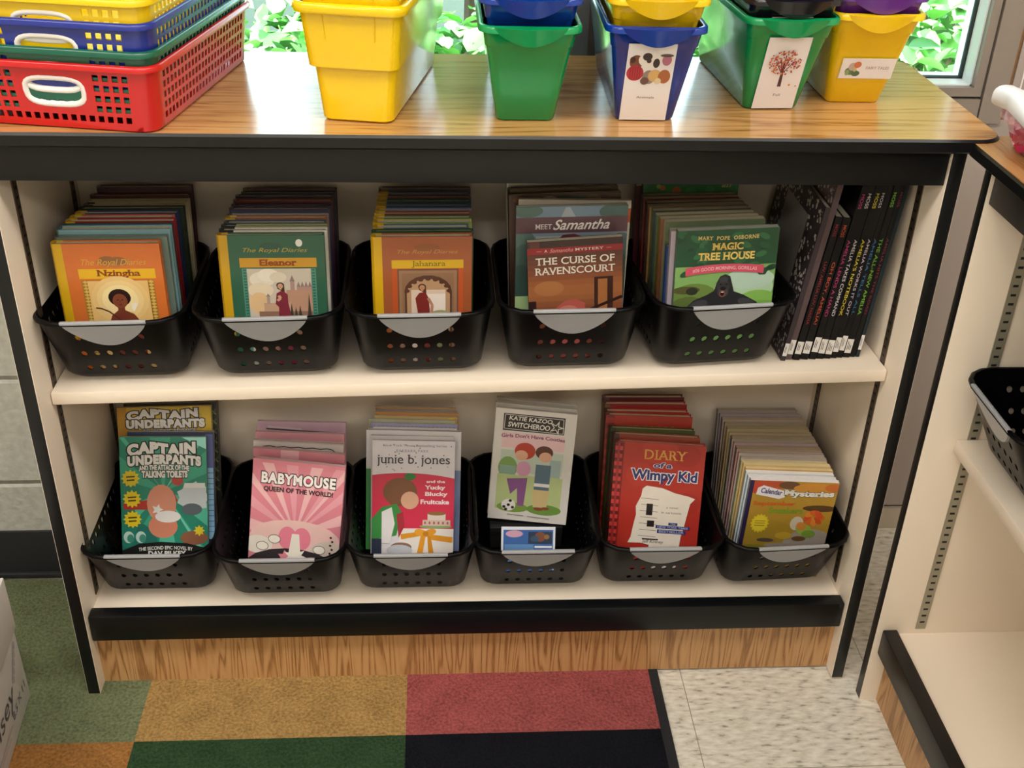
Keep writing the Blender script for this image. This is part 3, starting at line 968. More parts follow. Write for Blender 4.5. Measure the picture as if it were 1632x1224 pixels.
ORD = ['first', 'second', 'third', 'fourth', 'fifth', 'sixth', 'seventh', 'eighth', 'ninth', 'tenth', 'eleventh', 'twelfth', 'thirteenth', 'fourteenth', 'fifteenth', 'sixteenth',
       'seventeenth', 'eighteenth', 'nineteenth', 'twentieth', 'twenty-first', 'twenty-second', 'twenty-third', 'twenty-fourth', 'twenty-fifth', 'twenty-sixth']
def lerp(a, b, s):
    return a + (b - a) * s
def row(binname, group, zfloor, f, b, items):
    """f, b: (x, y, lean, yaw, roll) of the first book's front face and of the last book's back face; each item:
       (kind, thickness, width, height, cover, spine, colour words, dx, label or None, front art or None, options)"""
    tot = sum(i[1] for i in items)
    h = 0.19
    span = min(b[1] - f[1], b[1] - f[1] + h * (sin(rad(b[2])) - sin(rad(f[2])))) * 0.985
    k = min(1.25, span / tot)
    s = 0.0
    for n, it in enumerate(items):
        kind, t, w, hh, cov, sp, words, dx, label, art, opt = (list(it) + [None] * 11)[:11]
        opt = opt or {}
        q = s / tot
        x, y, lean, yaw, roll = (lerp(f[j], b[j], q) for j in range(5))
        roll = opt.get('roll', roll)
        zz = zfloor(x + (w / 2), y) if callable(zfloor) else zfloor
        if callable(zfloor):
            zz = max(zz, zfloor(x, y))
        lab = label or '%s %s, %s from the front in the %s' % (words, 'hardcover' if kind == 'h' else 'paperback', ORD[n], binname)
        o = book(kind, w, t * k * 0.97, hh, cov, sp, lab, group, pose(x + dx, y, zz + opt.get('dz', 0), lean, yaw, roll, w, t * k),
                 opt.get('band', 0.0), opt.get('pages', '#d8cdb4'), art)
        s += t
FLR = 0.0040   # bin floor thickness above the shelf
zU = lambda x, y: shelf_z(x, max(y, 0.05)) + FLR + 0.001
zL = DECK + FLR + 0.0006

# ---- cover prints
def gold_script(A, u0, v0, u1, v1, c):
    A.text('The Royal Diaries', u0, v0, u1, v1, c, 0.0, 0.35)
def face(A, u, v, r, skin, hair, long=False):
    k = A.w / A.h
    A.ell(u, v - r * .3 * k, r * 1.25, r * 1.25 * k, hair)
    if long:
        A.poly([(u - r * 1.2, v - r * .3 * k), (u + r * 1.2, v - r * .3 * k), (u + r * 1.3, v + r * 2.6 * k), (u + r * .7, v + r * 2.4 * k), (u - r * .9, v + r * 1.2 * k)], hair)
    A.rect(u - r * .35, v, u + r * .35, v + r * 1.6 * k, skin)
    A.ell(u, v + r * .1 * k, r * .85, r * 1.1 * k, skin)
    for sg in (-1, 1):
        A.ell(u + sg * r * .33, v, r * .12, r * .08 * k, '#2a1a14', 8)
    A.line([(u, v + r * .1 * k), (u - r * .08, v + r * .4 * k)], r * .1, '#5c3424')
    A.ell(u, v + r * .68 * k, r * .25, r * .09 * k, '#8c3a34', 8)
def c_archer(A):
    A.ell(.56, .135, .17, .035, '#b5703a'); A.ell(.5, .12, .08, .03, '#8f6038'); A.ell(.6, .125, .08, .03, '#8f6038')
    gold_script(A, .26, .112, .86, .17, '#d0a040')
    A.rect(.22, .183, .93, .256, '#e0b01c')
    A.text('Nzingha', .385, .190, .79, .252, '#8a3f14', 0.03, serif=.07)
    A.rect(.235, .268, .905, 1, '#a0792e')
    for i in range(30):
        for u in (.255, .865):
            A.poly([(u - .015, .28 + i * .024), (u + .012, .268 + i * .024), (u + .04, .28 + i * .024), (u + .012, .292 + i * .024)], '#d3ae5a')
    A.rect(.29, .268, .85, 1, '#dfb673')
    for r, c in ((.27, '#e3bf7e'), (.22, '#e8ca8c'), (.17, '#efd9a0')):
        A.ell(.57, .41, r, r * .66, c)
    for i in range(4):
        A.line([(.68, .50), (.665 + i * .022, .435)], .012, '#efe6d6')
    A.ell(.565, .395, .105, .066, '#2a1712'); A.rect(.535, .43, .6, .5, '#70392a'); A.ell(.565, .42, .07, .055, '#80442e')
    for u in (.545, .588):
        A.ell(u, .412, .009, .004, '#21100c', 8)
    A.line([(.568, .415), (.562, .432)], .006, '#5a2a1c'); A.ell(.566, .447, .018, .005, '#6a2622', 8)
    A.poly([(.43, .60), (.47, .53), (.535, .49), (.60, .49), (.68, .52), (.75, .6), (.75, 1), (.43, 1)], '#733627')
    A.line([(.33, .47), (.38, .475), (.45, .50), (.54, .56), (.6, .63)], .014, '#4c2a18')
def c_castle(A):
    A.vs = 0.79
    A.ell(.50, .10, .1, .035, '#2c5446')
    gold_script(A, .24, .115, .84, .165, '#b5a04a')
    A.ell(.765, .07, .032, .034, '#e9e6e2'); A.rect(.745, .055, .785, .09, '#e9e6e2')
    A.rect(.2, .205, .92, .292, '#c9962a')
    A.text('Eleanor', .385, .218, .735, .278, '#91421c', 0.04, serif=.07)
    for u in (.215, .86):
        A.rect(u, .3, u + .05, 1, '#4f8a78')
        for i in range(26):
            A.rect(u + .012, .31 + i * .027, u + .038, .322 + i * .027, '#2f5e4e')
    A.rect(.262, .3, .862, 1, '#c7bcab')
    for u, v, r, c in ((.40, .40, .12, '#e0d6c4'), (.46, .36, .1, '#e6ddcc'), (.38, .5, .12, '#decdb2'), (.55, .38, .08, '#d8cdba')):
        A.ell(u, v, r, r * .6, c)
    A.ell(.36, .62, .1, .1, '#dcb88a')
    A.rect(.66, .42, .70, .52, '#a98a80'); A.poly([(.655, .42), (.68, .36), (.705, .42)], '#8d7672')
    A.rect(.72, .47, .862, .56, '#ad8a7c')
    for i in range(4):
        A.poly([(.72 + i * .036, .47), (.738 + i * .036, .42), (.756 + i * .036, .47)], '#8f7874')
    A.rect(.62, .5, .862, .72, '#b58c74'); A.rect(.4, .62, .66, .72, '#c09a80')
    A.rect(.43, .56, .46, .63, '#a89488'); A.poly([(.425, .56), (.445, .53), (.465, .56)], '#8d7f78')
    A.rect(.35, .70, .862, 1, '#8a6a58')
    for u, v in ((.66, .62), (.74, .64), (.83, .53), (.70, .66)):
        A.poly([(u - .022, .78), (u, v), (u + .022, .78)], '#3a3a30')
    A.poly([(.525, .53), (.58, .5), (.63, .54), (.63, .62), (.66, .78), (.68, 1), (.5, 1), (.54, .66), (.51, .63)], '#7c2c3a')
    face(A, .565, .46, .03, '#c79a7c', '#4a2f22', True)
    A.line([(.53, .6), (.56, .575), (.545, .55)], .03, '#c79a7c')
def c_arch(A):
    A.vs = 0.79
    A.ell(.55, .10, .13, .035, '#8f5430')
    gold_script(A, .26, .12, .86, .168, '#b98a4a')
    A.rect(.20, .215, .915, .295, '#d0a71c')
    A.text('Jahanara', .395, .225, .735, .29, '#60601e', 0.0, serif=.07)
    A.rect(.2, .295, .915, 1, '#bb5428'); A.rect(.255, .3, .865, 1, '#6f4e3e')
    A.rect(.27, .315, .85, 1, '#9a7558'); A.rect(.3, .34, .82, 1, '#8d6a50')
    A.ell(.56, .52, .24, .16, '#5a3a2c'); A.rect(.325, .52, .8, 1, '#5a3a2c')
    A.ell(.56, .535, .215, .14, '#b7916e'); A.rect(.345, .54, .78, 1, '#b7916e')
    for i in range(9):
        a = pi + pi * (i + .5) / 9
        A.ell(.56 + .215 * cos(a), .535 + .14 * sin(a), .028, .018, '#5a3a2c', 10)
    A.rect(.39, .50, .735, 1, '#d9c2b0'); A.rect(.55, .54, .735, .75, '#e8dad0')
    A.ell(.68, .74, .1, .04, '#9a9a6a'); A.rect(.55, .745, .735, 1, '#8a8a60')
    A.poly([(.43, .58), (.47, .53), (.53, .52), (.565, .58), (.575, .7), (.57, 1), (.44, 1), (.45, .7)], '#7e2c28')
    A.line([(.56, .58), (.60, .65), (.59, .75)], .03, '#b98468')
    face(A, .50, .475, .032, '#c08c6c', '#5a3626', True)
def c_meet(A):
    A.vs = 0.68
    A.rect(0, 0, 1, .10, '#6f8496'); A.ell(.1, .04, .14, .06, '#4d6862'); A.ell(.9, .06, .16, .08, '#47605c')
    A.poly([(.40, .1), (.44, .01), (.48, .01), (.53, .1)], '#9aa4ac')
    A.rect(0, .25, 1, 1, '#7f92a0')
    for u, v, ru, rv, c in ((.06, .35, .12, .14, '#56706c'), (.08, .55, .12, .2, '#43605a'), (.05, .75, .11, .2, '#35504a'), (.95, .4, .12, .14, '#50696a'), (.94, .7, .1, .25, '#3f5854')):
        A.ell(u, v, ru, rv, c)
    A.rect(.18, .28, .42, .42, '#a9b0b4'); A.rect(.55, .3, .8, .4, '#98a2a8')
    A.rect(0, .86, .12, 1, '#a3c088')
    A.rect(0, .10, 1, .25, '#5d4048')
    A.text('MEET', .17, .165, .32, .212, '#d9d4d0', 0.01, serif=.07); A.text('Samantha', .33, .125, .84, .222, '#e6e2de', 0.015, 0.4)
    A.poly([(.36, .33), (.42, .27), (.52, .26), (.60, .29), (.61, .4), (.36, .4)], '#6b2c36')
def c_mystery(A):
    A.vs = 0.62
    A.rect(0, 0, 1, .085, '#3a2724'); A.rect(.03, .0, .13, .085, '#5a3028')
    A.rect(0, .085, 1, .165, '#8f2228')
    A.text('A', .18, .108, .21, .142, '#e0d6c8', 0.01); A.text('Samantha', .235, .10, .48, .148, '#d9a09a', 0.0, 0.4); A.text('MYSTERY', .50, .108, .80, .142, '#e0d6c8', 0.01, spacing=1.15, serif=.07)
    A.line([(.1, .125), (.15, .125)], .008, '#c9a08a'); A.line([(.83, .125), (.88, .125)], .008, '#c9a08a')
    for i in range(12):
        A.rect(0, .165 + .07 * i, 1, .235 + .07 * i, ('#5a3226', '#63382a', '#6d3f2c', '#7a4630', '#875033', '#945a38', '#9c613b', '#9c613b', '#965c38', '#8a5234', '#80492f', '#75402a')[i])
    A.rect(.70, .5, .9, 1, '#3c241f'); A.rect(.74, .53, .84, .95, '#a3683c'); A.ell(.22, .62, .16, .1, '#a86e42')
    A.rect(.0, .78, .08, 1, '#2c1c1c')
    A.line([(.62, .95), (1, .78)], .05, '#2f1c18')
    A.poly([(.2, 1), (.28, .9), (.38, .8), (.5, .78), (.6, .84), (.62, 1)], '#b0564c')
    A.ell(.42, .92, .1, .06, '#c27668')
    A.text('THE CURSE OF', .085, .21, .915, .305, '#e2dccf', 0.012, serif=.07)
    A.text('RAVENSCOURT', .075, .34, .92, .435, '#e2dccf', 0.012, serif=.07)
def c_jungle(A):
    A.rect(0, 0, 1, 1, '#86b368')
    for u, v, ru, rv, c in ((.7, .45, .3, .12, '#b7d7b0'), (.75, .38, .25, .08, '#bcd8c4'), (.2, .52, .25, .12, '#6f8a44'), (.85, .55, .2, .08, '#8cc05c'), (.15, .6, .2, .1, '#5d7038'), (.9, .65, .3, .1, '#7fb44e'), (.12, .45, .14, .03, '#5a5a34'), (.18, .46, .06, .03, '#35382c')):
        A.ell(u, v, ru, rv, c)
    A.rect(0, 0, 1, .27, '#275338')
    rg = random.Random(3)
    for i in range(46):
        u, v = rg.random(), rg.uniform(0, .33)
        if .3 < u < .7 and v > .24:
            continue
        A.ell(u, v, .06, .022, rg.choice(('#2f6442', '#245038', '#38704a', '#1d4632', '#2a5a3c')), 10, tilt=rg.uniform(-1, 1))
    A.text('MARY  POPE  OSBORNE', .20, .045, .80, .075, '#d9c27a', 0.03, arch=-.006, spacing=1.15, serif=.07)
    A.text('MAGIC', .345, .095, .655, .15, '#e0c468', 0.03, outline='#3a3a1c', ow=.03, serif=.07)
    A.text('TREE HOUSE', .215, .165, .775, .225, '#e6cd72', 0.035, outline='#3a3a1c', ow=.03, serif=.07)
    p = [(.1 + .78 * i / 12, .255 + .022 * ((i - 6) / 6) ** 2) for i in range(13)]
    A.poly(p + [(u, v + .062) for u, v in p[::-1]], '#d6566c')
    A.text('#26 GOOD MORNING, GORILLAS', .17, .272, .81, .302, '#f0c4c8', 0.01, arch=.016)
    G, G2 = '#2e2e30', '#434346'
    A.poly([(.08, .62), (.2, .53), (.33, .49), (.40, .46), (.42, .40), (.45, .35), (.50, .335), (.55, .35), (.58, .42), (.60, .47), (.70, .50), (.84, .56), (.90, .63), (.9, .75), (.08, .75)], G)
    A.ell(.49, .43, .065, .055, '#3d3c3e'); A.ell(.49, .375, .045, .022, G2); A.ell(.49, .475, .055, .038, '#4a4544'); A.ell(.46, .412, .012, .005, '#14120f', 8); A.ell(.52, .412, .012, .005, '#14120f', 8)
    A.ell(.49, .445, .03, .014, '#211f1f'); A.ell(.485, .485, .03, .026, '#8a5a50'); A.ell(.485, .485, .02, .018, '#3a1616'); A.ell(.485, .473, .015, .004, '#e6dcc8', 8)
    A.ell(.25, .57, .1, .04, G2, tilt=-.35); A.ell(.74, .565, .1, .035, G2, tilt=.4)
def c_teal(A):
    A.rect(0, 0, 1, 1, '#23866e')
    for i in range(14):
        a = 2 * pi * i / 14 + .1
        P = lambda d: (min(1, max(0, .5 + 1.2 * cos(a + d))), min(1, max(0, .45 + 1.0 * sin(a + d))))
        A.poly([(.5, .45), P(0), P(.2)], ('#4fb89a', '#3aa386', '#6fcab2')[i % 3])
    A.poly([(.72, 0), (1, 0), (1, .1)], '#9fe8dc')
    A.ell(.12, .9, .3, .2, '#1d6e62'); A.ell(.06, .72, .12, .2, '#1f7a66')
    # plain colour shapes in place of the drawn figure
    A.star(.84, .50, .2, '#c3ccd0', 9, .8); A.rect(.74, .38, .98, .42, '#dfe0de'); A.ell(.82, .60, .12, .05, '#59646c')
    A.ell(.84, .84, .16, .06, '#8d5a40'); A.star(.9, .78, .07, '#e0c82a', 8, .6)
    A.poly([(.02, .55), (.3, .52), (.62, .46), (.66, .53), (.3, .6), (.04, .6)], '#b03428')
    A.ell(.47, .55, .17, .16, '#d58f74'); A.ell(.48, .74, .17, .1, '#cf8468'); A.ell(.66, .36, .07, .04, '#b5443a')
    A.ell(.54, .66, .15, .05, '#e6e4e2'); A.star(.42, .60, .07, '#e6e4e2', 5, .5)
    for u, v in ((.12, .34), (.13, .51), (.13, .68)):
        A.star(u, v, .11, '#e3c91e', 12, .74)
        A.line([(u - .05, v - .012), (u + .05, v - .016)], .018, '#4a3f12'); A.line([(u - .045, v + .016), (u + .045, v + .012)], .018, '#4a3f12')
    for u in (.08, .22):
        A.ell(u, .83, .06, .05, '#b9d4ce'); A.ell(u + .02, .84, .04, .035, '#3f8a7a')
    A.poly([(0, 1), (0, .94), (.2, .885), (.45, .87), (.75, .885), (1, .93), (1, 1)], '#0f1310')
    K = '#15120f'
    A.text('CAPTAIN', .09, .045, .88, .145, '#e6e4e0', 0.075, outline=K, ow=.085, wave=.010, spacing=1.13)
    A.text('UNDERPANTS', .09, .140, .94, .225, '#e6e4e0', 0.075, outline=K, ow=.085, arch=.018, spacing=1.13)
    A.text('AND THE ATTACK OF THE', .22, .225, .80, .272, '#e6e4e0', 0.05, outline=K, ow=.085, arch=.01)
    A.text('TALKING TOILETS', .25, .275, .78, .335, '#e6e4e0', 0.06, outline=K, ow=.085)
    A.text('THE SECOND EPIC NOVEL BY', .19, .905, .82, .935, '#e6e4e0', 0.02, arch=.014)
    A.text('DAV PILKEY', .30, .948, .74, .988, '#f0eeea', 0.04)
def c_yellow(A):
    K = '#15120f'
    A.rect(0, 0, .12, .5, '#b8861e'); A.rect(.1, 0, .45, .4, '#c8a634'); A.rect(.5, .05, .9, .4, '#bfa024')
    A.text('CAPTAIN', .10, .02, .86, .085, '#dedbd8', 0.075, outline=K, ow=.085, wave=.008, spacing=1.13)
    A.text('UNDERPANTS', .09, .088, .93, .152, '#dedbd8', 0.075, outline=K, ow=.085, spacing=1.13)
    A.text('REVOLTING REVENGE', .27, .158, .83, .185, '#dedbd8', 0.03, outline=K, ow=.06)
def c_blue(A):
    A.rect(.9, .02, .99, .3, '#54609a'); A.rect(.9, .3, .99, .9, '#8fbfe0')
    for i in range(12):
        A.rect(.9, .34 + i * .045, .99, .345 + i * .045, '#35557a')
def c_blackpattern(A):
    for i in range(9):
        A.line([(.93, .05 + i * .07), (.985, .09 + i * .07)], .012, '#8a8a5a')
        A.line([(.985, .05 + i * .07), (.94, .1 + i * .07)], .008, '#4d6a3a')
def c_pink(A):
    A.rect(0, 0, 1, 1, '#d2808e')
    for i in range(16):
        a = pi + pi * i / 15 * 1.0
        P = lambda d: (min(1, max(0, .5 + 1.3 * cos(a + d))), min(1, max(0.03, .62 + 1.0 * sin(a + d))))
        A.poly([(.5, .62), P(0), P(.10)], ('#e3b0b4', '#dc98a4')[i % 2])
    A.ell(.5, .66, .5, .16, '#e0b9b4'); A.ell(.42, .66, .1, .1, '#df7e92'); A.ell(.58, .66, .1, .1, '#df7e92')
    A.ell(.1, .74, .16, .08, '#dfd6cc'); A.ell(.88, .76, .2, .1, '#cbbcb2')
    K = '#2a2226'
    A.ell(.5, .95, .55, .2, '#322c30'); A.star(.42, .84, .1, '#d98292', 7, .6); A.ell(.72, .86, .12, .05, '#d98c98')
    A.star(.52, .82, .13, '#e6e0d4', 9, .55); A.poly([(.47, .62), (.55, .62), (.58, .82), (.44, .82)], '#e6e0d4')
    for u, v in ((.15, .75), (.28, .68), (.78, .74)):
        A.ell(u, v, .07, .04, K, 14); A.ell(u, v, .064, .035, '#e6e0d4', 14)
    for u in range(5):
        A.ell(.9 + .02 * (u % 2), .62 + u * .035, .014, .01, K, 8)
    A.text('BABYMOUSE', .10, .105, .91, .20, '#eee8e6', 0.045, outline=K, ow=.06, spacing=1.12)
    A.ell(.60, .145, .018, .012, '#d05a74', 10); A.ell(.625, .145, .018, .012, '#d05a74', 10); A.poly([(.583, .148), (.642, .148), (.612, .172)], '#d05a74')
    A.text('QUEEN OF THE WORLD!', .13, .225, .89, .275, K, 0.03)
def c_pinkline(A):
    A.rect(0, .075, 1, .085, '#5a2c38'); A.rect(.3, 0, .5, .07, '#d9a3ac')
def c_scallop(A):
    A.rect(.0, 0, 1, .01, '#b9aaa6')
    A.line([(.05, .12), (.06, .07), (.1, .05)] + [(.1 + .08 * i, .05 - .008 * (i % 2)) for i in range(1, 10)] + [(.88, .05), (.93, .08), (.93, .2)], .012, '#3a3434')
def c_mauve(A):
    A.rect(0, .1, .6, .16, '#3c3238'); A.ell(.9, .12, .09, .03, '#3c3238'); A.poly([(.55, .16), (.62, .08), (.85, .08), (.88, .16)], '#a890a0')
    A.line([(.1, .06), (.5, .075), (.9, .085)], .018, '#4a3c44'); A.line([(.12, .045), (.5, .06)], .02, '#cdbcc4')
def c_fruitcake(A):
    A.rect(0, 0, 1, 1, '#d9d4da')
    rg = random.Random(8)
    for i in range(26):
        A.star(rg.uniform(.04, .96), rg.uniform(.03, .25), .012, rg.choice(('#7a7478', '#b08a5a', '#6a8a6a', '#8a5a62')), 5, .45)
    A.text('New York Times Bestselling Series', .13, .03, .90, .055, '#8d868c', 0.0)
    A.text('BARBARA PARK', .29, .073, .68, .096, '#9a9398', 0.0, spacing=1.3)
    p = [(i / 12, .27 + .03 * (abs(i - 5) / 6) ** 2) for i in range(13)]
    A.poly(p + [(1, .74), (0, .74)], '#cf3350')
    A.rect(.33, .74, 1, 1, '#e3dcd6')
    A.poly([(.35, .79), (.6, .765), (.62, .80), (.36, .835)], '#d99428'); A.poly([(.72, .79), (.99, .81), (.99, .86), (.72, .835)], '#d99428')
    A.ell(.6, .775, .08, .03, '#e3a034', tilt=.3); A.ell(.72, .77, .07, .028, '#dc962c', tilt=-.3); A.ell(.66, .785, .035, .025, '#c47f1e')
    A.poly([(.6, .8), (.66, .8), (.62, .98), (.55, .97)], '#dc962c'); A.poly([(.68, .8), (.72, .8), (.77, .98), (.70, .985)], '#d08a24')
    A.ell(.78, .72, .2, .018, '#8aa06a'); A.rect(.62, .665, .96, .715, '#c9b4a4'); A.rect(.68, .61, .9, .665, '#d6c8bc'); A.ell(.79, .61, .11, .016, '#8f6a3a')
    for i in range(6):
        A.ell(.65 + i * .055, .69, .012, .012, '#b04a58', 8)
    # plain shapes in place of the drawn figure
    A.ell(.34, .43, .21, .12, '#7d5238'); A.ell(.46, .30, .07, .03, '#2f7a3a')
    A.ell(.46, .50, .11, .075, '#d8a88c'); A.poly([(.0, .66), (.12, .56), (.3, .53), (.36, .6), (.3, .8), (.0, .84)], '#3c8a44')
    A.poly([(.12, .60), (.24, .56), (.28, .7), (.22, .87), (.12, .87)], '#e0dcdc'); A.poly([(.3, .62), (.38, .6), (.4, .72), (.33, .82)], '#a8323e')
    A.rect(0, .83, .12, 1, '#2c3448'); A.ell(.36, .9, .13, .04, '#8a6a5a'); A.ell(.34, .93, .16, .05, '#b9bcc4')
    A.text('junie b. jones', .06, .115, .94, .215, '#2a2628', 0.0, serif=.045)
    W = '#f0dade'
    A.text('and the', .66, .325, .885, .35, W, 0.03); A.text('Yucky', .64, .37, .89, .415, W, 0.04); A.text('Blucky', .645, .425, .92, .47, W, 0.04); A.text('Fruitcake', .59, .49, .94, .53, W, 0.04)
def c_field(A):
    A.rect(0, 0, 1, 1, '#d5d1cb')
    A.rect(.10, .04, .86, .19, '#2e2826')
    A.line([(.12, .05), (.84, .055), (.845, .18), (.115, .175), (.12, .05)], .008, '#cfcac4')
    A.text('KATIE KAZOO,', .17, .062, .72, .105, '#e0dcd6', 0.02, 0.1, tilt=.02); A.text('SWITCHEROO', .16, .115, .68, .16, '#e0dcd6', 0.02, 0.1, tilt=.02)
    A.star(.76, .13, .10, '#d5d1cb', 5, .35); A.star(.76, .13, .06, '#2e2826', 5, .35)
    A.rect(.10, .205, .88, .34, '#e0bcc0')
    A.text("Girls Don't Have Cooties", .09, .212, .88, .245, '#7a4a6a', 0.03, arch=.008)
    A.rect(.1, .36, .88, .56, '#bcc8b8'); A.ell(.2, .52, .12, .1, '#7fa05a'); A.rect(.1, .5, .3, .6, '#8aa898'); A.rect(.72, .42, .86, .58, '#9fb3b0')
    A.rect(.08, .58, .90, .90, '#b7c58c'); A.ell(.3, .88, .2, .045, '#7c9a48'); A.ell(.7, .88, .22, .05, '#6f9444')
    # plain shapes in place of the drawn figures
    A.ell(.40, .36, .13, .075, '#b5402c'); A.ell(.36, .40, .08, .045, '#d9a78c'); A.ell(.40, .52, .09, .07, '#cf9ab4'); A.poly([(.2, .62), (.46, .6), (.44, .86), (.36, .86), (.34, .7), (.26, .76)], '#8a5a8c')
    A.ell(.64, .36, .11, .06, '#5a3428'); A.ell(.66, .40, .08, .045, '#d9a78c'); A.rect(.55, .47, .74, .70, '#5f7484'); A.rect(.55, .64, .74, .67, '#dfdcd8'); A.poly([(.53, .70), (.75, .70), (.73, .86), (.56, .86)], '#cdb884')
    A.ell(.25, .86, .09, .055, '#e6e2de')
    for du, dv in ((0, 0), (.055, .02), (-.055, .02), (.02, -.04), (-.03, .042)):
        A.ell(.25 + du, .86 + dv, .022, .014, '#2a2624', 6)
    A.ell(.63, .875, .06, .015, '#8a4a3c'); A.ell(.72, .865, .05, .014, '#8a4a3c')
    A.line([(.24, .945), (.45, .95)], .012, '#8d8680'); A.line([(.5, .952), (.78, .957)], .012, '#8d8680')
def c_diary(A):
    A.vs = 0.83
    A.rect(.125, 0, 1, 1, '#a52a1f')
    for u, v, r, c in ((.8, .1, .15, '#9b251c'), (.3, .3, .16, '#ab2f22'), (.85, .55, .14, '#9c261c'), (.5, .06, .2, '#ad3022')):
        A.ell(u, v, r, r * .7, c)
    for i in range(14):
        A.rect(0, .015 + i * .072, .085, .046 + i * .072, '#5a1416'); A.rect(.0, .046 + i * .072, .085, .085 + i * .072, '#b8342e')
        A.rect(.03, .015 + i * .072, .055, .085 + i * .072, '#8d2422' if i % 2 else '#96282a')
    A.rect(.087, 0, .1, 1, '#7a1a18')
    G = '#d19b46'
    A.text('DIARY', .33, .06, .80, .15, G, 0.012, spacing=1.08, serif=.07)
    A.poly([(.38, .40), (.56, .415), (.70, .455), (.86, .48), (.93, .50), (.88, .55), (.85, .70), (.83, .80), (.81, .87), (.78, 1), (.46, 1), (.46, .965), (.36, .95), (.22, .955), (.25, .90), (.27, .78), (.29, .68), (.28, .60), (.33, .50), (.34, .43)], '#d9d0c4')
    K = '#221c1c'
    # plain ruled lines and shapes in place of the drawn figure
    for k in range(7):
        A.line([(.33 + .01 * (k % 2), .52 + .06 * k), (.53, .525 + .06 * k)], .008, '#8a8480')
    A.rect(.40, .57, .47, .68, K); A.rect(.42, .73, .50, .79, K); A.line([(.38, .91), (.56, .91)], .02, K)
    A.text('a novel', .62, .585, .75, .605, '#6a6460', 0.0); A.text('in cartoons', .57, .635, .79, .655, '#6a6460', 0.0)
    for u0, v0, u1, v1 in ((.66, .74, .76, .765), (.52, .77, .90, .80), (.54, .81, .86, .845)):
        A.rect(u0, v0, u1, v1, '#27306e')
    A.text('THE', .68, .744, .74, .761, '#9aa0c4', 0.02); A.text('NEW YORK TIMES', .54, .774, .88, .795, '#9aa0c4', 0.02); A.text('BESTSELLER', .56, .815, .84, .838, '#9aa0c4', 0.02)
    A.text('Jeff Kinney', .38, .915, .62, .955, '#3a3434', 0.0, 0.15)
    B = '#242c66'
    A.text('of a', .44, .175, .64, .225, B, 0.03, 0.1, outline='#dcd4dc', ow=.05)
    A.text('Wimpy Kid', .20, .245, .93, .375, B, 0.035, 0.0, outline='#e0dade', ow=.055)
def c_diary2(A):
    A.rect(0, 0, .1, 1, '#6a1512')
    for i in range(12):
        A.rect(.0, .02 + i * .08, .1, .06 + i * .08, '#8a221c')
    A.text('DIARY', .33, .075, .80, .165, '#b5702c', 0.012, serif=.07)
def c_calendar(A):
    A.vs = 1.33
    A.rect(0, 0, 1, 1, '#b08c34')
    for u, v, ru, rv, c in ((.2, .03, .22, .04, '#b5502c'), (.45, .03, .12, .03, '#6a4a2c'), (.75, .05, .25, .04, '#c98a34'), (.95, .04, .1, .03, '#c06a2a'), (.1, .06, .1, .04, '#c2442c'), (.85, .2, .2, .025, '#5a4026'), (.3, .4, .3, .1, '#a8892e'), (.8, .5, .3, .14, '#a3988e'), (.5, .56, .3, .08, '#9c9088'), (.2, .55, .2, .05, '#8f8a30')):
        A.ell(u, v, ru, rv, c)
    for i in range(8):
        a = 2 * pi * i / 8
        A.ell(.80 + .07 * cos(a), .27 + .035 * sin(a), .06, .022, ('#d0642a', '#c8502a', '#d98434')[i % 3], 8, tilt=a * .7)
    A.rect(.0, .0, .05, 1, '#2c2448')
    A.poly([(.10, .055), (.16, .035), (.42, .075), (.42, .12), (.36, .135), (.09, .105)], '#e3dfe6')
    A.text('Calendar', .14, .06, .385, .10, '#3a3a78', 0.03, tilt=.13)
    A.text('Mysteries', .40, .065, .97, .125, '#e9e6e0', 0.045, outline='#3a4436', ow=.05, arch=-.006, serif=.07)
    A.text('September', .08, .155, .56, .195, '#c8642a', 0.04, tilt=-.02); A.text('Sneakers', .27, .20, .66, .245, '#7a9a2e', 0.04, tilt=-.02)
    A.star(.20, .33, .11, '#dcc52a', 16, .82); A.star(.20, .33, .085, '#e3cf3c', 16, .95)
    for k in range(3):
        A.line([(.14, .31 + k * .018), (.26, .31 + k * .018)], .010, '#a8902a')
    A.ell(.62, .32, .075, .055, '#cfc4b0'); A.ell(.72, .37, .11, .045, '#9ab04a', tilt=.5); A.ell(.68, .34, .06, .03, '#d08a3a', tilt=.4); A.ell(.78, .40, .08, .03, '#7a9a38')
    A.ell(.5, .42, .1, .03, '#c0a030'); A.ell(.68, .44, .08, .02, '#6a4a2c'); A.ell(.3, .46, .1, .015, '#5a4a44')
def c_number(A):
    A.rect(.04, .0, .9, .2, '#236b33')
    for u, v, r, c in ((.2, .03, .03, '#b5602c'), (.35, .05, .045, '#a8542a'), (.16, .02, .025, '#8fa04a'), (.5, .06, .05, '#2f7f3e'), (.7, .05, .05, '#2f7f3e')):
        A.ell(u, v, r, r * .6, c)
    A.text('#27', .82, .012, .93, .035, '#c9c07a', 0.02)
def c_dots(cols, v=.03, n=20, r=.012):
    def fn(A):
        for j, c in enumerate(cols):
            for i in range(n):
                A.ell(.04 + .92 * i / (n - 1), v + j * .022, r, r * .62, c, 6)
    return fn

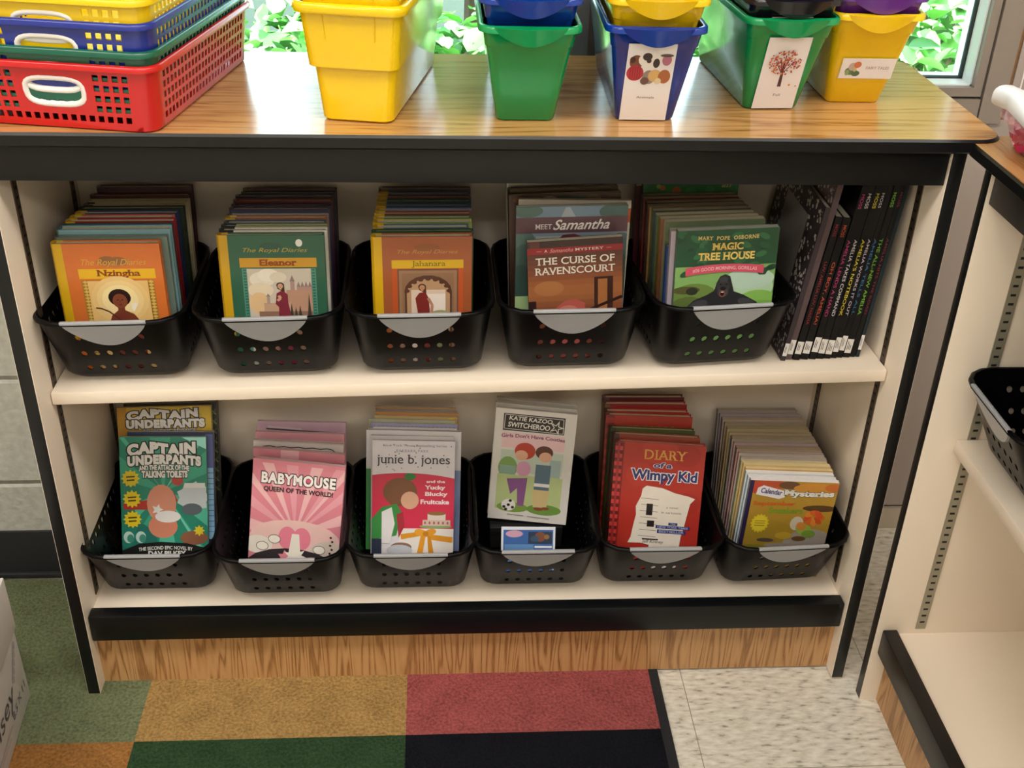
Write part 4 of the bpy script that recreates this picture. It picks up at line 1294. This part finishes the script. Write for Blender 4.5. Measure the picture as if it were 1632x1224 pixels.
# ---- upper shelf
Y = '#d0a516'
D = dict(band=0.0145)
HW, HH = 0.1375, 0.1935
row(UP[0], 'hardcover books in the leftmost upper bin', zU, (0.0245, 0.0785, 0, 1.5, 0), (0.0310, 0.2535, 8, 2, 0), [
    ('h', .014, HW, HH, '#cf6f30', Y, 'orange', 0, 'orange hardcover with yellow spine and a bow-carrying archer on the cover', c_archer, D),
    ('h', .009, HW + .006, HH + .002, '#6f7f76', '#5d6a60', 'grey-green', .001, None, None, None),
    ('h', .017, HW + .008, HH + .008, '#7fa6ae', '#4f7a80', 'light blue', .001, None, None, None),
    ('h', .016, HW + .004, HH + .003, '#1f5560', '#1f4a54', 'dark teal', .001, None, None, None),
    ('h', .016, HW + .006, HH + .003, '#8a2020', Y, 'dark red', 0, None, None, D),
    ('h', .016, HW, HH + .001, '#b4553c', Y, 'brick red', 0, None, None, D),
    ('h', .015, HW, HH, '#26315e', Y, 'navy blue', .002, None, None, D),
    ('h', .015, HW + .004, HH, '#20301f', '#131a12', 'blackish green', .002, None, None, None),
    ('h', .014, HW + .002, HH - .001, '#c3b694', '#1a1a18', 'cream, dark-spined', .003, None, None, D),
    ('h', .014, HW + .003, HH - .002, '#bcae8e', '#8f8468', 'beige', .003, None, None, None),
    ('h', .015, HW, HH, '#4a1c18', '#3a1614', 'maroon brown', .003, None, None, None),
    ('h', .016, HW - .004, HH + .006, '#3c1416', '#2c1012', 'deep maroon', .008, None, None, None)])
row(UP[1], 'hardcover books in the second upper bin', zU, (0.2325, 0.0815, 4, 1.0, 0), (0.2370, 0.2525, 8, 0.8, 0), [
    ('h', .013, HW + .002, HH, '#2f5f48', '#c99c1c', 'green', 0, 'green hardcover with yellow spine, castle picture and torn white sticker', c_castle, D),
    ('h', .014, HW + .004, HH + .001, '#d6d2c8', '#23282c', 'white, dark-spined', .001, None, None, dict(band=.02)),
    ('h', .012, HW + .002, HH + .001, '#8d9264', '#23282c', 'olive green', .001, None, None, dict(band=.02)),
    ('h', .015, HW - .002, HH, '#2a4864', '#1f3448', 'steel blue', .002, None, None, None),
    ('h', .016, HW - .001, HH, '#8f5232', '#c79a1c', 'brown', .001, None, None, D),
    ('h', .012, HW - .001, HH - .002, '#8d8c88', '#5a5a5a', 'grey', .001, None, None, None),
    ('h', .016, HW, HH + .001, '#3b3550', '#3a3a46', 'slate purple', .001, None, None, None),
    ('h', .014, HW, HH, '#3d2a5a', '#2e2040', 'violet', .001, None, None, None),
    ('h', .016, HW, HH + .001, '#6a201c', '#4a1814', 'dark red', .001, None, None, None),
    ('h', .016, HW, HH + .001, '#12132a', '#101018', 'blackish navy', .001, None, None, None),
    ('h', .014, HW - .004, HH, '#23283e', '#3a3420', 'dusky blue', .006, None, None, None),
    ('h', .014, HW - .004, HH, '#431a1a', '#4a4018', 'maroon', .006, None, None, D)])
row(UP[2], 'hardcover books in the middle upper bin', zU, (0.4335, 0.0805, 0, 1.5, 0), (0.4370, 0.2480, 7, 0.6, 0), [
    ('h', .014, .1325, HH, '#9e5631', '#d0a516', 'rust brown', 0, 'rust-brown hardcover with yellow spine and a woman under an arch', c_arch, D),
    ('h', .010, .1345, HH + .001, '#23452c', '#23452c', 'dark green', 0, None, None, None),
    ('h', .016, .1275, HH + .001, '#4a6a7a', Y, 'grey-blue', .001, None, None, D),
    ('h', .016, .1325, HH + .001, '#8f9a58', Y, 'light olive', 0, None, None, D),
    ('h', .014, .1325, HH, '#3a5a2c', Y, 'leaf green', 0, None, None, D),
    ('h', .013, .1325, HH, '#7a2218', Y, 'dark red', 0, None, None, D),
    ('h', .013, .1325, HH - .001, '#8a8ab4', Y, 'lavender blue', 0, None, None, D),
    ('h', .015, .1325, HH, '#25466e', Y, 'royal blue', 0, None, None, D),
    ('h', .014, .1325, HH, '#1f4a44', Y, 'dark teal', 0, None, None, D),
    ('h', .014, .1325, HH, '#5a1a18', Y, 'oxblood', 0, None, None, D),
    ('h', .013, .1300, HH, '#4a5870', Y, 'dusky blue', 0, None, None, D),
    ('h', .014, .1320, HH + .002, '#2c1216', '#4a3a14', 'blackish maroon', 0, None, None, D)])
g4 = 'books in the fourth upper bin'
def single(kind, w, t, h, cov, sp, label, group, x, y, lean, yaw, roll, art=None, z=None, opt=None):
    zz = z if z is not None else max(zU(x, y), zU(x + w, y))
    o = opt or {}
    return book(kind, w, t, h, cov, sp, label, group, pose(x, y, zz, lean, yaw, roll, w, t), o.get('band', 0), o.get('pages', '#d8cdb4'), art)
single('p', .1275, .010, .1785, '#4a2a24', '#6a1c20', 'small dark red mystery paperback in front of a larger matching book', g4, 0.6490, 0.0805, 1, 1, -3.6, c_mystery)
single('p', .1510, .009, .2160, '#55686e', '#5a4048', 'large blue-grey paperback showing behind the dark red mystery paperback', g4, 0.6270, 0.0970, 4.5, 3.0, -0.4, c_meet)
single('p', .1525, .007, .2190, '#d3c9ba', '#5a3a34', 'pale paperback with an orange corner strip, behind the blue-grey paperback', g4, 0.6262, 0.1140, 4.5, 1.2, 0.8, lambda A: (A.rect(.93, .05, 1, .14, '#c4562c'), A.rect(.93, .14, 1, .6, '#c9c4b0')))
single('p', .1520, .009, .2215, '#4a3426', '#6a2c2a', 'brown paperback, fourth from the front in the fourth upper bin', g4, 0.6245, 0.1270, 4.5, 1, -2.0, lambda A: [A.ell(.1 + .13 * i, .03, .07, .02, c, 10) for i, c in enumerate(('#6a4a2c', '#3a4a3c', '#8a8470', '#2c3a34', '#3f4c42', '#6a5a3c'))])
single('h', .1510, .014, .2240, '#54432e', '#3a2a22', 'dark tan hardcover, fifth from the front in the fourth upper bin', g4, 0.6240, 0.1420, 4.5, 0.5, -2.2)
single('p', .1520, .018, .2370, '#cbc6b8', '#bdb6a6', 'tall white book at the back of the fourth upper bin', g4, 0.6235, 0.1640, 4.5, 0.8, -2.0)
MP = dict(pages='#cfc3a6')
g5 = 'paperbacks in the rightmost upper bin'
row(UP[4], g5, zU, (0.8440, 0.0800, 0, 1.5, -2.2), (0.8230, 0.2450, 7, 1.5, -0.5), [
    ('p', .011, .1370, .193, '#4f8a4a', '#3a5a3c', 'green', 0, 'green paperback with a roaring gorilla and pink title banner', c_jungle, dict(pages='#c9c6c0')),
    ('p', .011, .1360, .188, '#c7b9c6', '#b9a8b8', 'pale lilac', -.005, None, None, MP),
    ('p', .010, .1340, .160, '#34558e', '#2f5a9a', 'blue', -.006, None, None, MP),
    ('p', .012, .1370, .191, '#6a7a58', '#c9c0a4', 'grey-green', -.006, None, None, MP),
    ('p', .012, .1370, .190, '#8a5a3a', '#b98a56', 'tan', -.009, None, None, MP),
    ('p', .012, .1370, .190, '#5a6a3a', '#7fa6b4', 'olive', -.011, None, None, MP),
    ('p', .013, .1370, .191, '#4a4a3a', '#8a9a5a', 'dark olive', -.012, None, None, MP),
    ('p', .013, .1370, .191, '#b08a5a', '#b07038', 'ochre', -.013, None, None, MP),
    ('p', .012, .1370, .191, '#3a3a44', '#8a2c22', 'charcoal', -.013, None, None, MP),
    ('p', .012, .1370, .192, '#7a2c24', '#9a2c22', 'red', -.014, None, None, MP),
    ('p', .012, .1370, .192, '#6a6a52', '#4a6a8a', 'khaki', -.012, None, None, MP),
    ('p', .013, .1390, .204, '#2f7a46', '#1f4a2c', 'bright green', -.008, 'tall bright green paperback at the back of the gorilla book row', c_number, MP),
    ('p', .013, .1390, .196, '#5a2028', '#4a1a24', 'wine red', -.014, None, None, MP)])

# ---- lower shelf
gl1 = 'comic chapter books in the leftmost lower bin'
single('p', .1325, .011, .1930, '#23866e', '#1f7a66', 'teal paperback with bubble-letter title and yellow bursts, leftmost on the lower shelf', gl1, 0.0215, 0.1440, 22.5, 2.0, 1.5, c_teal, zL, dict(pages='#cfcabf'))
single('p', .1325, .012, .1930, '#262f56', '#262f56', 'dark blue paperback showing at the right edge behind the teal one', gl1, 0.0310, 0.1580, 22.5, 2.0, 1.5, c_blue, zL, dict(pages='#cfcabf'))
single('p', .1450, .012, .2260, '#d0b02c', '#b8861e', 'yellow paperback with bubble-letter title behind the teal one', gl1, 0.0180, 0.1745, 22.0, 2.0, 0, c_yellow, zL, dict(pages='#cfcabf'))
single('p', .1450, .014, .2230, '#1b1b16', '#1b1b16', 'black patterned paperback at the back of the leftmost lower bin', gl1, 0.0250, 0.1910, 21.5, 2.0, 0, c_blackpattern, zL, dict(pages='#8f8a70'))
gl2 = 'pink comic books in the second lower bin'
PK = dict(pages='#d9c8c8')
single('p', .1385, .010, .1900, '#d2808e', '#b86a7a', 'bright pink paperback with rays and bold white title at the front', gl2, 0.2230, 0.0960, 14, -3.5, 5.0, c_pink, zL, PK)
single('p', .1385, .010, .1970, '#c47a88', '#b0687a', 'dusty pink paperback with a dark line across its top', gl2, 0.2245, 0.1120, 15.5, -3.2, 3.5, c_pinkline, zL, PK)
single('p', .1385, .010, .1985, '#cfc6c2', '#b9aeac', 'grey-white paperback with a scalloped outline among pink books', gl2, 0.2255, 0.1330, 17, -3, 2.0, c_scallop, zL, PK)
single('p', .1385, .010, .1985, '#cf8f9a', '#b9788a', 'pale pink paperback, second from the back of the second lower bin', gl2, 0.2280, 0.1560, 18.5, -2.5, 1.0, lambda A: A.rect(.0, .05, .4, .12, '#c77a8a'), zL, PK)
single('p', .1400, .010, .1990, '#bf9cae', '#a8869a', 'mauve paperback at the back of the pink comic books', gl2, 0.2285, 0.1860, 19.5, -2.3, 0.5, c_mauve, zL, PK)
gl3 = 'paperbacks in the third lower bin'
GP = dict(pages='#cdc9c6')
single('p', .1295, .009, .1930, '#d9d4da', '#b9b4ba', 'white and crimson paperback with a fruitcake, front of its bin', gl3, 0.4125, 0.1360, 20.5, -1, 1, c_fruitcake, zL, GP)
single('p', .1295, .008, .1945, '#c9c6c8', '#a8a4a8', 'thin pale grey paperback right behind the fruitcake book', gl3, 0.4100, 0.1480, 20, -1, 1, None, zL, GP)
single('p', .1500, .011, .1980, '#cfcccf', '#4f8a52', 'wide white paperback sticking out on both sides of the fruitcake book', gl3, 0.4020, 0.1590, 19.5, -2.5, 0.5, lambda A: (A.rect(0, .3, 1, 1, '#c9c6c9'), A.rect(0, .32, .1, 1, '#3f8a4a'), A.rect(.9, .32, 1, 1, '#7a8ab0')), zL, GP)
row(LO[2], gl3, zL, (0.4120, 0.1735, 19.0, -2.5, 0.5), (0.4175, 0.2480, 9.5, -3, 0), [
    ('p', .008, .1330, .197, '#d3d0d2', '#c9c6c8', 'whitish', 0, 'whitish paperback, fourth from the front in the third lower bin', None, GP),
    ('p', .008, .1380, .199, '#9a98b8', '#8a88a4', 'lilac', -.004, 'lilac dotted paperback, fifth from the front in the third lower bin', c_dots(('#6a6a94', '#c4b8d0')), GP),
    ('p', .008, .1380, .201, '#a3a488', '#8a8a74', 'sage', -.008, 'sage green dotted paperback, sixth from the front in the third lower bin', c_dots(('#c9c48a', '#7a8a5a')), GP),
    ('p', .008, .1330, .202, '#b59a62', '#9a8250', 'tan', 0, 'tan paperback with a yellow corner, seventh in the third lower bin', lambda A: A.ell(.93, .05, .07, .045, '#d0a81e'), GP),
    ('p', .008, .1330, .204, '#b0783e', '#9a6a3c', 'orange', .001, 'orange dotted paperback, eighth from the front in the third lower bin', c_dots(('#c9a04a', '#6a3a1e')), GP),
    ('p', .008, .1300, .204, '#8d8078', '#7a6e68', 'grey-brown', .001, 'grey-brown paperback, ninth from the front in the third lower bin', None, GP),
    ('p', .008, .1290, .205, '#b08a5c', '#9a7a50', 'light tan', 0, 'light tan paperback at the back of the third lower bin', None, GP)])
gl4 = 'books in the fourth lower bin'
bx = thing('cardboard_box', 'flat black box lying in the fourth lower bin under the white book', 'box', loc=(0.661, 0.1640, zL - .0002))
m = MB(); m.box(-0.058, 0.058, 0, 0.064, 0, 0.0395, mat('#0f0f10', 0.55, 0.1)); m.build('body', bx, bevel=0.001)
m = MB(); m.box(-0.0588, 0.0588, -0.0008, 0.0648, 0.0262, 0.0412, mat('#141415', 0.5, 0.1)); m.build('lid', bx, bevel=0.001)
for i, (dx, dy, h, t, cov, lab, art) in enumerate([(0, 0, .1930, .010, '#d5d1cb', 'white paperback with a soccer ball and black title banner', c_field), (0.0, .0125, .1945, .009, '#bdb8ae', 'grey-white paperback right behind the soccer ball book', None), (0.002, .0255, .1950, .010, '#b0aaa0', 'grey-beige paperback leaning at the back of the fourth lower bin', None)]):
    single('p', .1270, t, h, cov, '#a8a29a', lab, gl4, 0.5985 + dx, 0.1790 + dy, 10.0, -6.5, 2.5, art, zL + .0430, dict(pages='#c9c5bd'))
cd = thing('picture_card', 'white-edged blue picture card leaning inside the mostly empty bin', 'card', mtx=pose(0.6165, 0.0905, zL + .0005, 24, -1, 0.5, .085, .001))
m = MB(); m.box(0, .085, 0, .0008, 0, .080, mat('#d9dce4', 0.35, 0.02)); m.build('board', cd, smooth=False)
A = Art(.085, .080, .0001); A.rect(.04, .06, .96, .95, '#3a62a0'); A.ell(.24, .14, .16, .07, '#c79ab0'); A.rect(.5, .1, .94, .34, '#2c3a52'); A.ell(.72, .2, .1, .1, '#7a4a38'); A.ell(.62, .24, .08, .06, '#38506a'); A.ell(.84, .2, .05, .05, '#8a6a3a'); A.rect(.06, .35, .6, .7, '#5a86b8'); A.rect(.62, .38, .94, .42, '#dfe2e8')
A.build(cd, 'picture')
gl5 = 'red diary hardcovers in the fifth lower bin'
DP = dict(band=.012, pages='#cdbfa6')
row(LO[4], gl5, zL, (0.7845, 0.1045, 17.5, -6.0, 1.0), (0.7830, 0.2500, 10, 0.5, 0), [
    ('h', .020, .1405, .208, '#a52a1f', '#7a1c1a', 'red', 0, 'bright red hardcover with torn-paper picture, front of the red diary books', c_diary, DP),
    ('h', .021, .1385, .209, '#8a3a28', '#3a2018', 'reddish brown', -.002, 'reddish-brown hardcover second in the row of red diary books', None, DP),
    ('h', .018, .1365, .209, '#3f4a1c', '#2c3014', 'dark green', -.003, 'dark green hardcover third in the row of red diary books', None, DP),
    ('h', .021, .1375, .221, '#97220f', '#6a1512', 'red-orange', -.004, 'red-orange hardcover with gold lettering at mid-row of the diary books', c_diary2, DP),
    ('h', .021, .1365, .217, '#a8271c', '#4a2a1c', 'red', -.003, 'vivid red hardcover fifth in the row of red diary books', None, DP),
    ('h', .021, .1365, .219, '#8a1a1e', '#6a4a34', 'crimson', -.001, 'crimson hardcover sixth in the row of red diary books', None, DP),
    ('h', .020, .1340, .220, '#5a1820', '#6a4a50', 'dark wine', .002, 'dark wine-red hardcover at the back of the red diary books', None, DP)])
gl6 = 'thin paperbacks in the rightmost lower bin'
cols = [('#e0dce4', 'white', '#3a3a6a'), ('#d3e0e4', 'pale blue', '#4a8aa0'), ('#e3e0dc', 'off-white', '#5a9ab0'), ('#d9a85c', 'orange', '#c98a3a'), ('#d6c48a', 'cream', '#c9a04a'), ('#c9b890', 'beige', '#8a9a5a'), ('#b9b0b8', 'grey-lilac', '#6a7a6a'),
        ('#c2b6b4', 'pinkish grey', '#9a3a34'), ('#b5a090', 'taupe', '#8a2c28'), ('#a89c94', 'mouse grey', '#4a6a7a'), ('#c0a8b0', 'dusty rose', '#b05a4a'), ('#a8a090', 'stone', '#3a5a6a'), ('#8d8f94', 'slate grey', '#2a3444'), ('#b9a886', 'sand', '#c9a44a'),
        ('#b0a480', 'khaki', '#8a3430'), ('#a8946a', 'mustard', '#c0983a'), ('#a39a88', 'putty', '#6a2c34'), ('#b5a496', 'mushroom', '#7a4a5a'), ('#9a8c94', 'mauve grey', '#4a3a5a'), ('#a39ca6', 'pale violet', '#3a2c44'), ('#9d9690', 'ash grey', '#5a2c3a'), ('#8f8a94', 'steel grey', '#2c2434')]
items = []
for i, (c, wds, sp) in enumerate(cols):
    items.append(('p', .0082, .1345 - .0001 * i, .1930 - (.003 if i in (1, 2, 5) else 0) + .0015 * ((i * 7) % 3 - 1), c, sp, wds, -.001 * (i % 3), 'autumn-leaf paperback with calendar title, front of the rightmost lower bin' if i == 0 else None,
                  c_calendar if i == 0 else c_dots(('#a8642c',), .02, 30, .006) if i == 3 else None, dict(pages='#d9d4d0' if i < 3 else '#cbb98e' if i < 6 else '#b5a68c')))
row(LO[5], gl6, zL, (0.9860, 0.0890, -3.5, -4.0, 0.6), (0.9790, 0.2500, 12, 0.5, 0.5), items)

# ---- books standing spine out at the right end of the upper shelf
def spine_book(x, y, lean, depth, t, h, cov, label, top, title, col, sticker, yaw=0.0, dots=False, pages='#c9c2ae'):
    z = max(shelf_z(x, .1), shelf_z(x + t, .1)) + t * 0 + 0.0008
    M = Matrix.Translation((x, y, z)) @ Matrix.Rotation(rad(yaw), 4, 'Z') @ Matrix.Rotation(rad(lean), 4, 'Y')
    M = Matrix.Translation((0, 0, t * sin(rad(lean)))) @ M
    root = thing('paperback_book', label, 'book', 'spine-out books at the right end of the upper shelf', mtx=M)
    cm = mat(cov, 0.4, 0.05, spec=0.25); b = 0.0006
    m = MB(); m.box(0, t, 0, b, 0, h, cm); m.box(0, b, b, depth, 0, h, cm); m.box(t - b, t, b, depth, 0, h, cm); m.build('cover', root, smooth=False)
    m = MB(); m.box(b, t - b, b, depth - .0005, .0004, h - .0004, mat(pages, 0.8, 0.1)); m.build('pages', root, smooth=False)
    A = Art(t, h)
    def vt(s, v0, v1, c, k=.46, bold=.005):
        L = (v1 - v0) * h / t; hh = k * t / h; vc = (v0 + v1) / 2
        A.text(s, .5 - L / 2, vc - hh / 2, .5 + L / 2, vc + hh / 2, c, bold, tilt=pi / 2)
    if top:
        vt(top, .05, .13, col)
    if title:
        vt(title, .30, .74, col)
    if sticker:
        o = .022 * ((int(x * 9000) * 7) % 4) / 3
        A.rect(.03, .865 + o, .97, .955 + o * .8, '#d9d6d2')
        for k in range(2 + int(x * 5000) % 2):
            A.rect(.2 + .22 * k, .88 + o + .01 * k, .3 + .22 * k, .93 + o, '#4a4648')
    A.build(root, 'spine_sticker', 'spine_lettering')
    if dots:
        # marbled cover on the left-hand board
        q = MB(); rg = random.Random(5)
        for i in range(620):
            cy, cz, r = rg.uniform(.004, depth - .004), rg.uniform(.004, h - .004), rg.uniform(.0014, .0036)
            if .25 * depth < cy < .75 * depth and .38 * h < cz < .86 * h:
                continue
            q.add([(-.0002 - .00002 * (i % 5), cy - r * cos(a) * rg.uniform(.6, 1.2), cz + r * sin(a) * rg.uniform(.6, 1.2)) for a in [2 * pi * k / 7 for k in range(7)]], [tuple(range(7))], mat('#b5b0a8', 0.5, 0.05))
        q.add([(-.0003, .25 * depth, .38 * h), (-.0003, .25 * depth, .86 * h), (-.0003, .75 * depth, .86 * h), (-.0003, .75 * depth, .38 * h)], [(0, 1, 2, 3)], mat('#857f7c', 0.5, 0.04))
        q.build('marbled_print', root, weld=False, smooth=False)
    return root
BK = '#0d0d0f'
spines = [
    # x at the base, thickness, height, depth, lean, cover, label, top, title, colour, sticker, marbled, y
    (1.0025, .0065, .232, .205, 6.5, '#3a3236', 'marbled notebook-style book, leftmost of the spine-out row', None, None, '#b9a0b0', True, True, .078),
    (1.0105, .0080, .262, .190, 6.5, '#5a4a4c', 'taller marbled book showing above the short black ones, second in the spine-out row', None, None, '#8a5a6a', True, True, .081),
    (1.0200, .0095, .218, .200, 6.5, BK, 'thin black book with dark red spine title, third in the spine-out row', 'MOSS', 'LUV, AMELIA LUV, NADIA', '#8a2630', True, False, .079),
    (1.0312, .0105, .216, .200, 6.5, BK, 'black book with orange spine title, in the spine-out row', 'MOSS', 'OH BOY, AMELIA!', '#b5482c', True, False, .080),
    (1.0436, .0095, .262, .205, 6.5, BK, 'black book with magenta spine title, in the spine-out row', 'MOSS', 'AMELIA LENDS A HAND', '#a8326a', True, False, .080),
    (1.0545, .0095, .262, .205, 6.0, BK, 'black book with white spine title, left of the yellow-lettered one', 'MOSS', 'AMELIA TAKES COMMAND', '#c4bec2', True, False, .081),
    (1.0650, .0095, .262, .205, 6.0, BK, 'black book with yellow spine title, in the spine-out row', 'MOSS', "AMELIA'S NOTEBOOK", '#c9b82c', True, False, .081),
    (1.0755, .0080, .262, .205, 5.5, BK, 'black book with lilac-white spine title, right of the yellow-lettered one', 'MOSS', 'AMELIA WORKS IT OUT', '#c0b4c4', True, False, .082),
    (1.0845, .0075, .262, .205, 5.5, BK, 'black book with blue spine title, in the spine-out row', None, 'AMELIA TELLS ALL', '#2c6a9a', True, False, .083),
    (1.0930, .0095, .262, .205, 5.0, BK, 'black book with green spine title, in the spine-out row', 'MOSS', 'THE ALL-NEW AMELIA', '#6fae2c', True, False, .083),
    (1.1035, .0070, .262, .205, 5.0, BK, 'black book with dull crimson spine title, second from the right end', 'MOSS', 'AMELIA HITS THE ROAD', '#7a2236', False, False, .084),
    (1.1120, .0050, .262, .205, 4.5, '#1c2a30', 'thin slate-edged book, right end of the spine-out row', None, None, '#7aa0a4', True, False, .084),
]
for (x, t, h, d, ln, cov, lab, tp, ti, col, st, dots, y) in spines:
    spine_book(x, y, ln, d, t, h, cov, lab, tp, ti, col, st, 0.0, dots)

# ------------------------------------------------------------------ paper carton at lower left
ang = math.atan2(-0.0939 + 0.1061, 0.1397 + 0.0029)     # the right-hand face turns slightly
ct = thing('paper_carton', 'white paper carton with lid on the rug at the left photo edge', 'box', mtx=Matrix.Translation((-0.1061, 0.0029, 0.0003)) @ Matrix.Rotation(ang, 4, 'Z'))
CB = mat('#c9c4c2', 0.6, 0.03, 0.1)
m = MB(); m.box(-0.285, 0, -0.43, 0, 0, 0.215, CB); m.build('body', ct, bevel=0.002)
m = MB(); m.box(-0.288, 0.0030, -0.433, 0.0030, 0.134, 0.2285, CB); m.build('lid', ct, bevel=0.002)
A = Art(0.43, 0.134, 0.0006, rough=0.6)
K = '#4a4648'
A.text('Guernsey', .33, .34, .86, .66, K, 0.0, 0.15)
A.text('8.5 X 11', .80, .66, .965, .76, '#77727a', 0.02); A.rect(.34, .74, .78, .76, '#a8a2a4'); A.rect(.34, .80, .74, .815, '#b0aaac'); A.text('20 LB', .48, .84, .62, .92, '#55505a', 0.02)
for k in range(5):
    A.ell(.955 - .018 * k, .12 + .07 * k, .012, .05, '#a39da0', 10)
prints = [A.art.build('printed_marks', ct, weld=False, smooth=False)] + [q.build('printed_lettering', ct, weld=False, smooth=False) for q in A.lines]
for o in prints:
    o.matrix_local = Matrix.Translation((0.0002, -0.43, 0)) @ Matrix.Rotation(pi / 2, 4, 'Z')

# ------------------------------------------------------------------ tub on the second bookcase
tb = thing('plastic_tub', 'clear tub of pink and red pieces on the right-hand bookcase', 'tub', loc=(1.196, -0.020, ZT - 0.0038))
CLEAR = mat('#e58aa6', 0.2, 0.02, alpha=0.22, key='clear')
def tubdims(t):
    return (0.150 + 0.012 * t, -0.010 * t, 0.20 + 0.010 * t, 0.02)
T = Tray(tubdims, 0.036, 0.0015, CLEAR)
m = MB()
for k in range(8):
    T.solid(m, k, k + 1, [0, 0.5, 1.0], 4 if k % 2 else 1)
T.bottom(m, 0.003, -0.002)
R90 = Matrix.Rotation(-pi / 2, 4, 'Z')
o = m.build('body', tb, angle=45); o.matrix_local = Matrix.Translation((0.0, -0.150, 0.002)) @ R90
m = MB(); T.lip(m, [(-0.0015, 0.0), (0, 0.002), (0.006, 0.002), (0.006, -0.004), (0.002, -0.003)]); o = m.build('rim', tb, angle=45); o.matrix_local = Matrix.Translation((0.0, -0.150, 0.002)) @ R90
m = MB(); rg = random.Random(2)
for i in range(700):
    c = Vector((rg.uniform(0.005, 0.19) if i % 3 else rg.uniform(0.005, 0.03), rg.uniform(-0.29, -0.008), 0.008 + rg.random() * 0.022)); r = rg.uniform(.006, .011)
    q = Matrix.Rotation(rg.uniform(0, 6), 3, 'Z') @ Matrix.Rotation(rg.uniform(0, 6), 3, 'X')
    v = [c + q @ Vector((x * r, y * r, z * r * .4)) for x in (-1, 1) for y in (-1, 1) for z in (-1, 1)]
    m.add(v, [(0, 1, 3, 2), (4, 6, 7, 5), (0, 4, 5, 1), (2, 3, 7, 6), (0, 2, 6, 4), (1, 5, 7, 3)], mat(rg.choice(('#c2185b', '#d81b4a', '#b0124a', '#e0406a', '#c83a3a')), 0.35, 0.05))
o = m.build('pink_pieces', tb, weld=False, smooth=False); o['kind'] = 'stuff'
# curled translucent sheet lying on the tub
sh = thing('plastic_sheet', 'curled translucent white plastic sheet lying on the pink tub', 'sheet', loc=(1.183, -0.018, ZT + 0.038))
prof = []
for i in range(15):
    a = rad(80 + 270 * i / 14); prof.append((-0.012 + 0.013 * cos(a), 0.014 + 0.013 * sin(a)))
prof = prof[::-1]
prof = [(-0.004, 0.004)] + prof if False else prof
prof = [(0.20, 0.002), (0.10, 0.004), (0.03, 0.004)] + [(-0.002 - 0.015 * sin(pi * i / 12) , 0.003 + 0.0125 * (1 - cos(pi * i / 12))) for i in range(13)] + [(0.006, 0.027), (0.012, 0.024), (0.015, 0.019)]
m = MB(); n = 10; v = []
for j in range(n + 1):
    yy = -0.30 * j / n
    for (x, z) in prof:
        v.append((x + 0.004 * sin(j * 1.7), yy + 0.002 * sin(z * 300), z + 0.0015 * sin(j * 1.3 + x * 40)))
K_ = len(prof)
m.add(v, [(j * K_ + i, j * K_ + i + 1, (j + 1) * K_ + i + 1, (j + 1) * K_ + i) for j in range(n) for i in range(K_ - 1)], mat('#e9edf4', 0.35, 0.02, alpha=0.8, key='sheet'))
m.build('sheet', sh, angle=70)
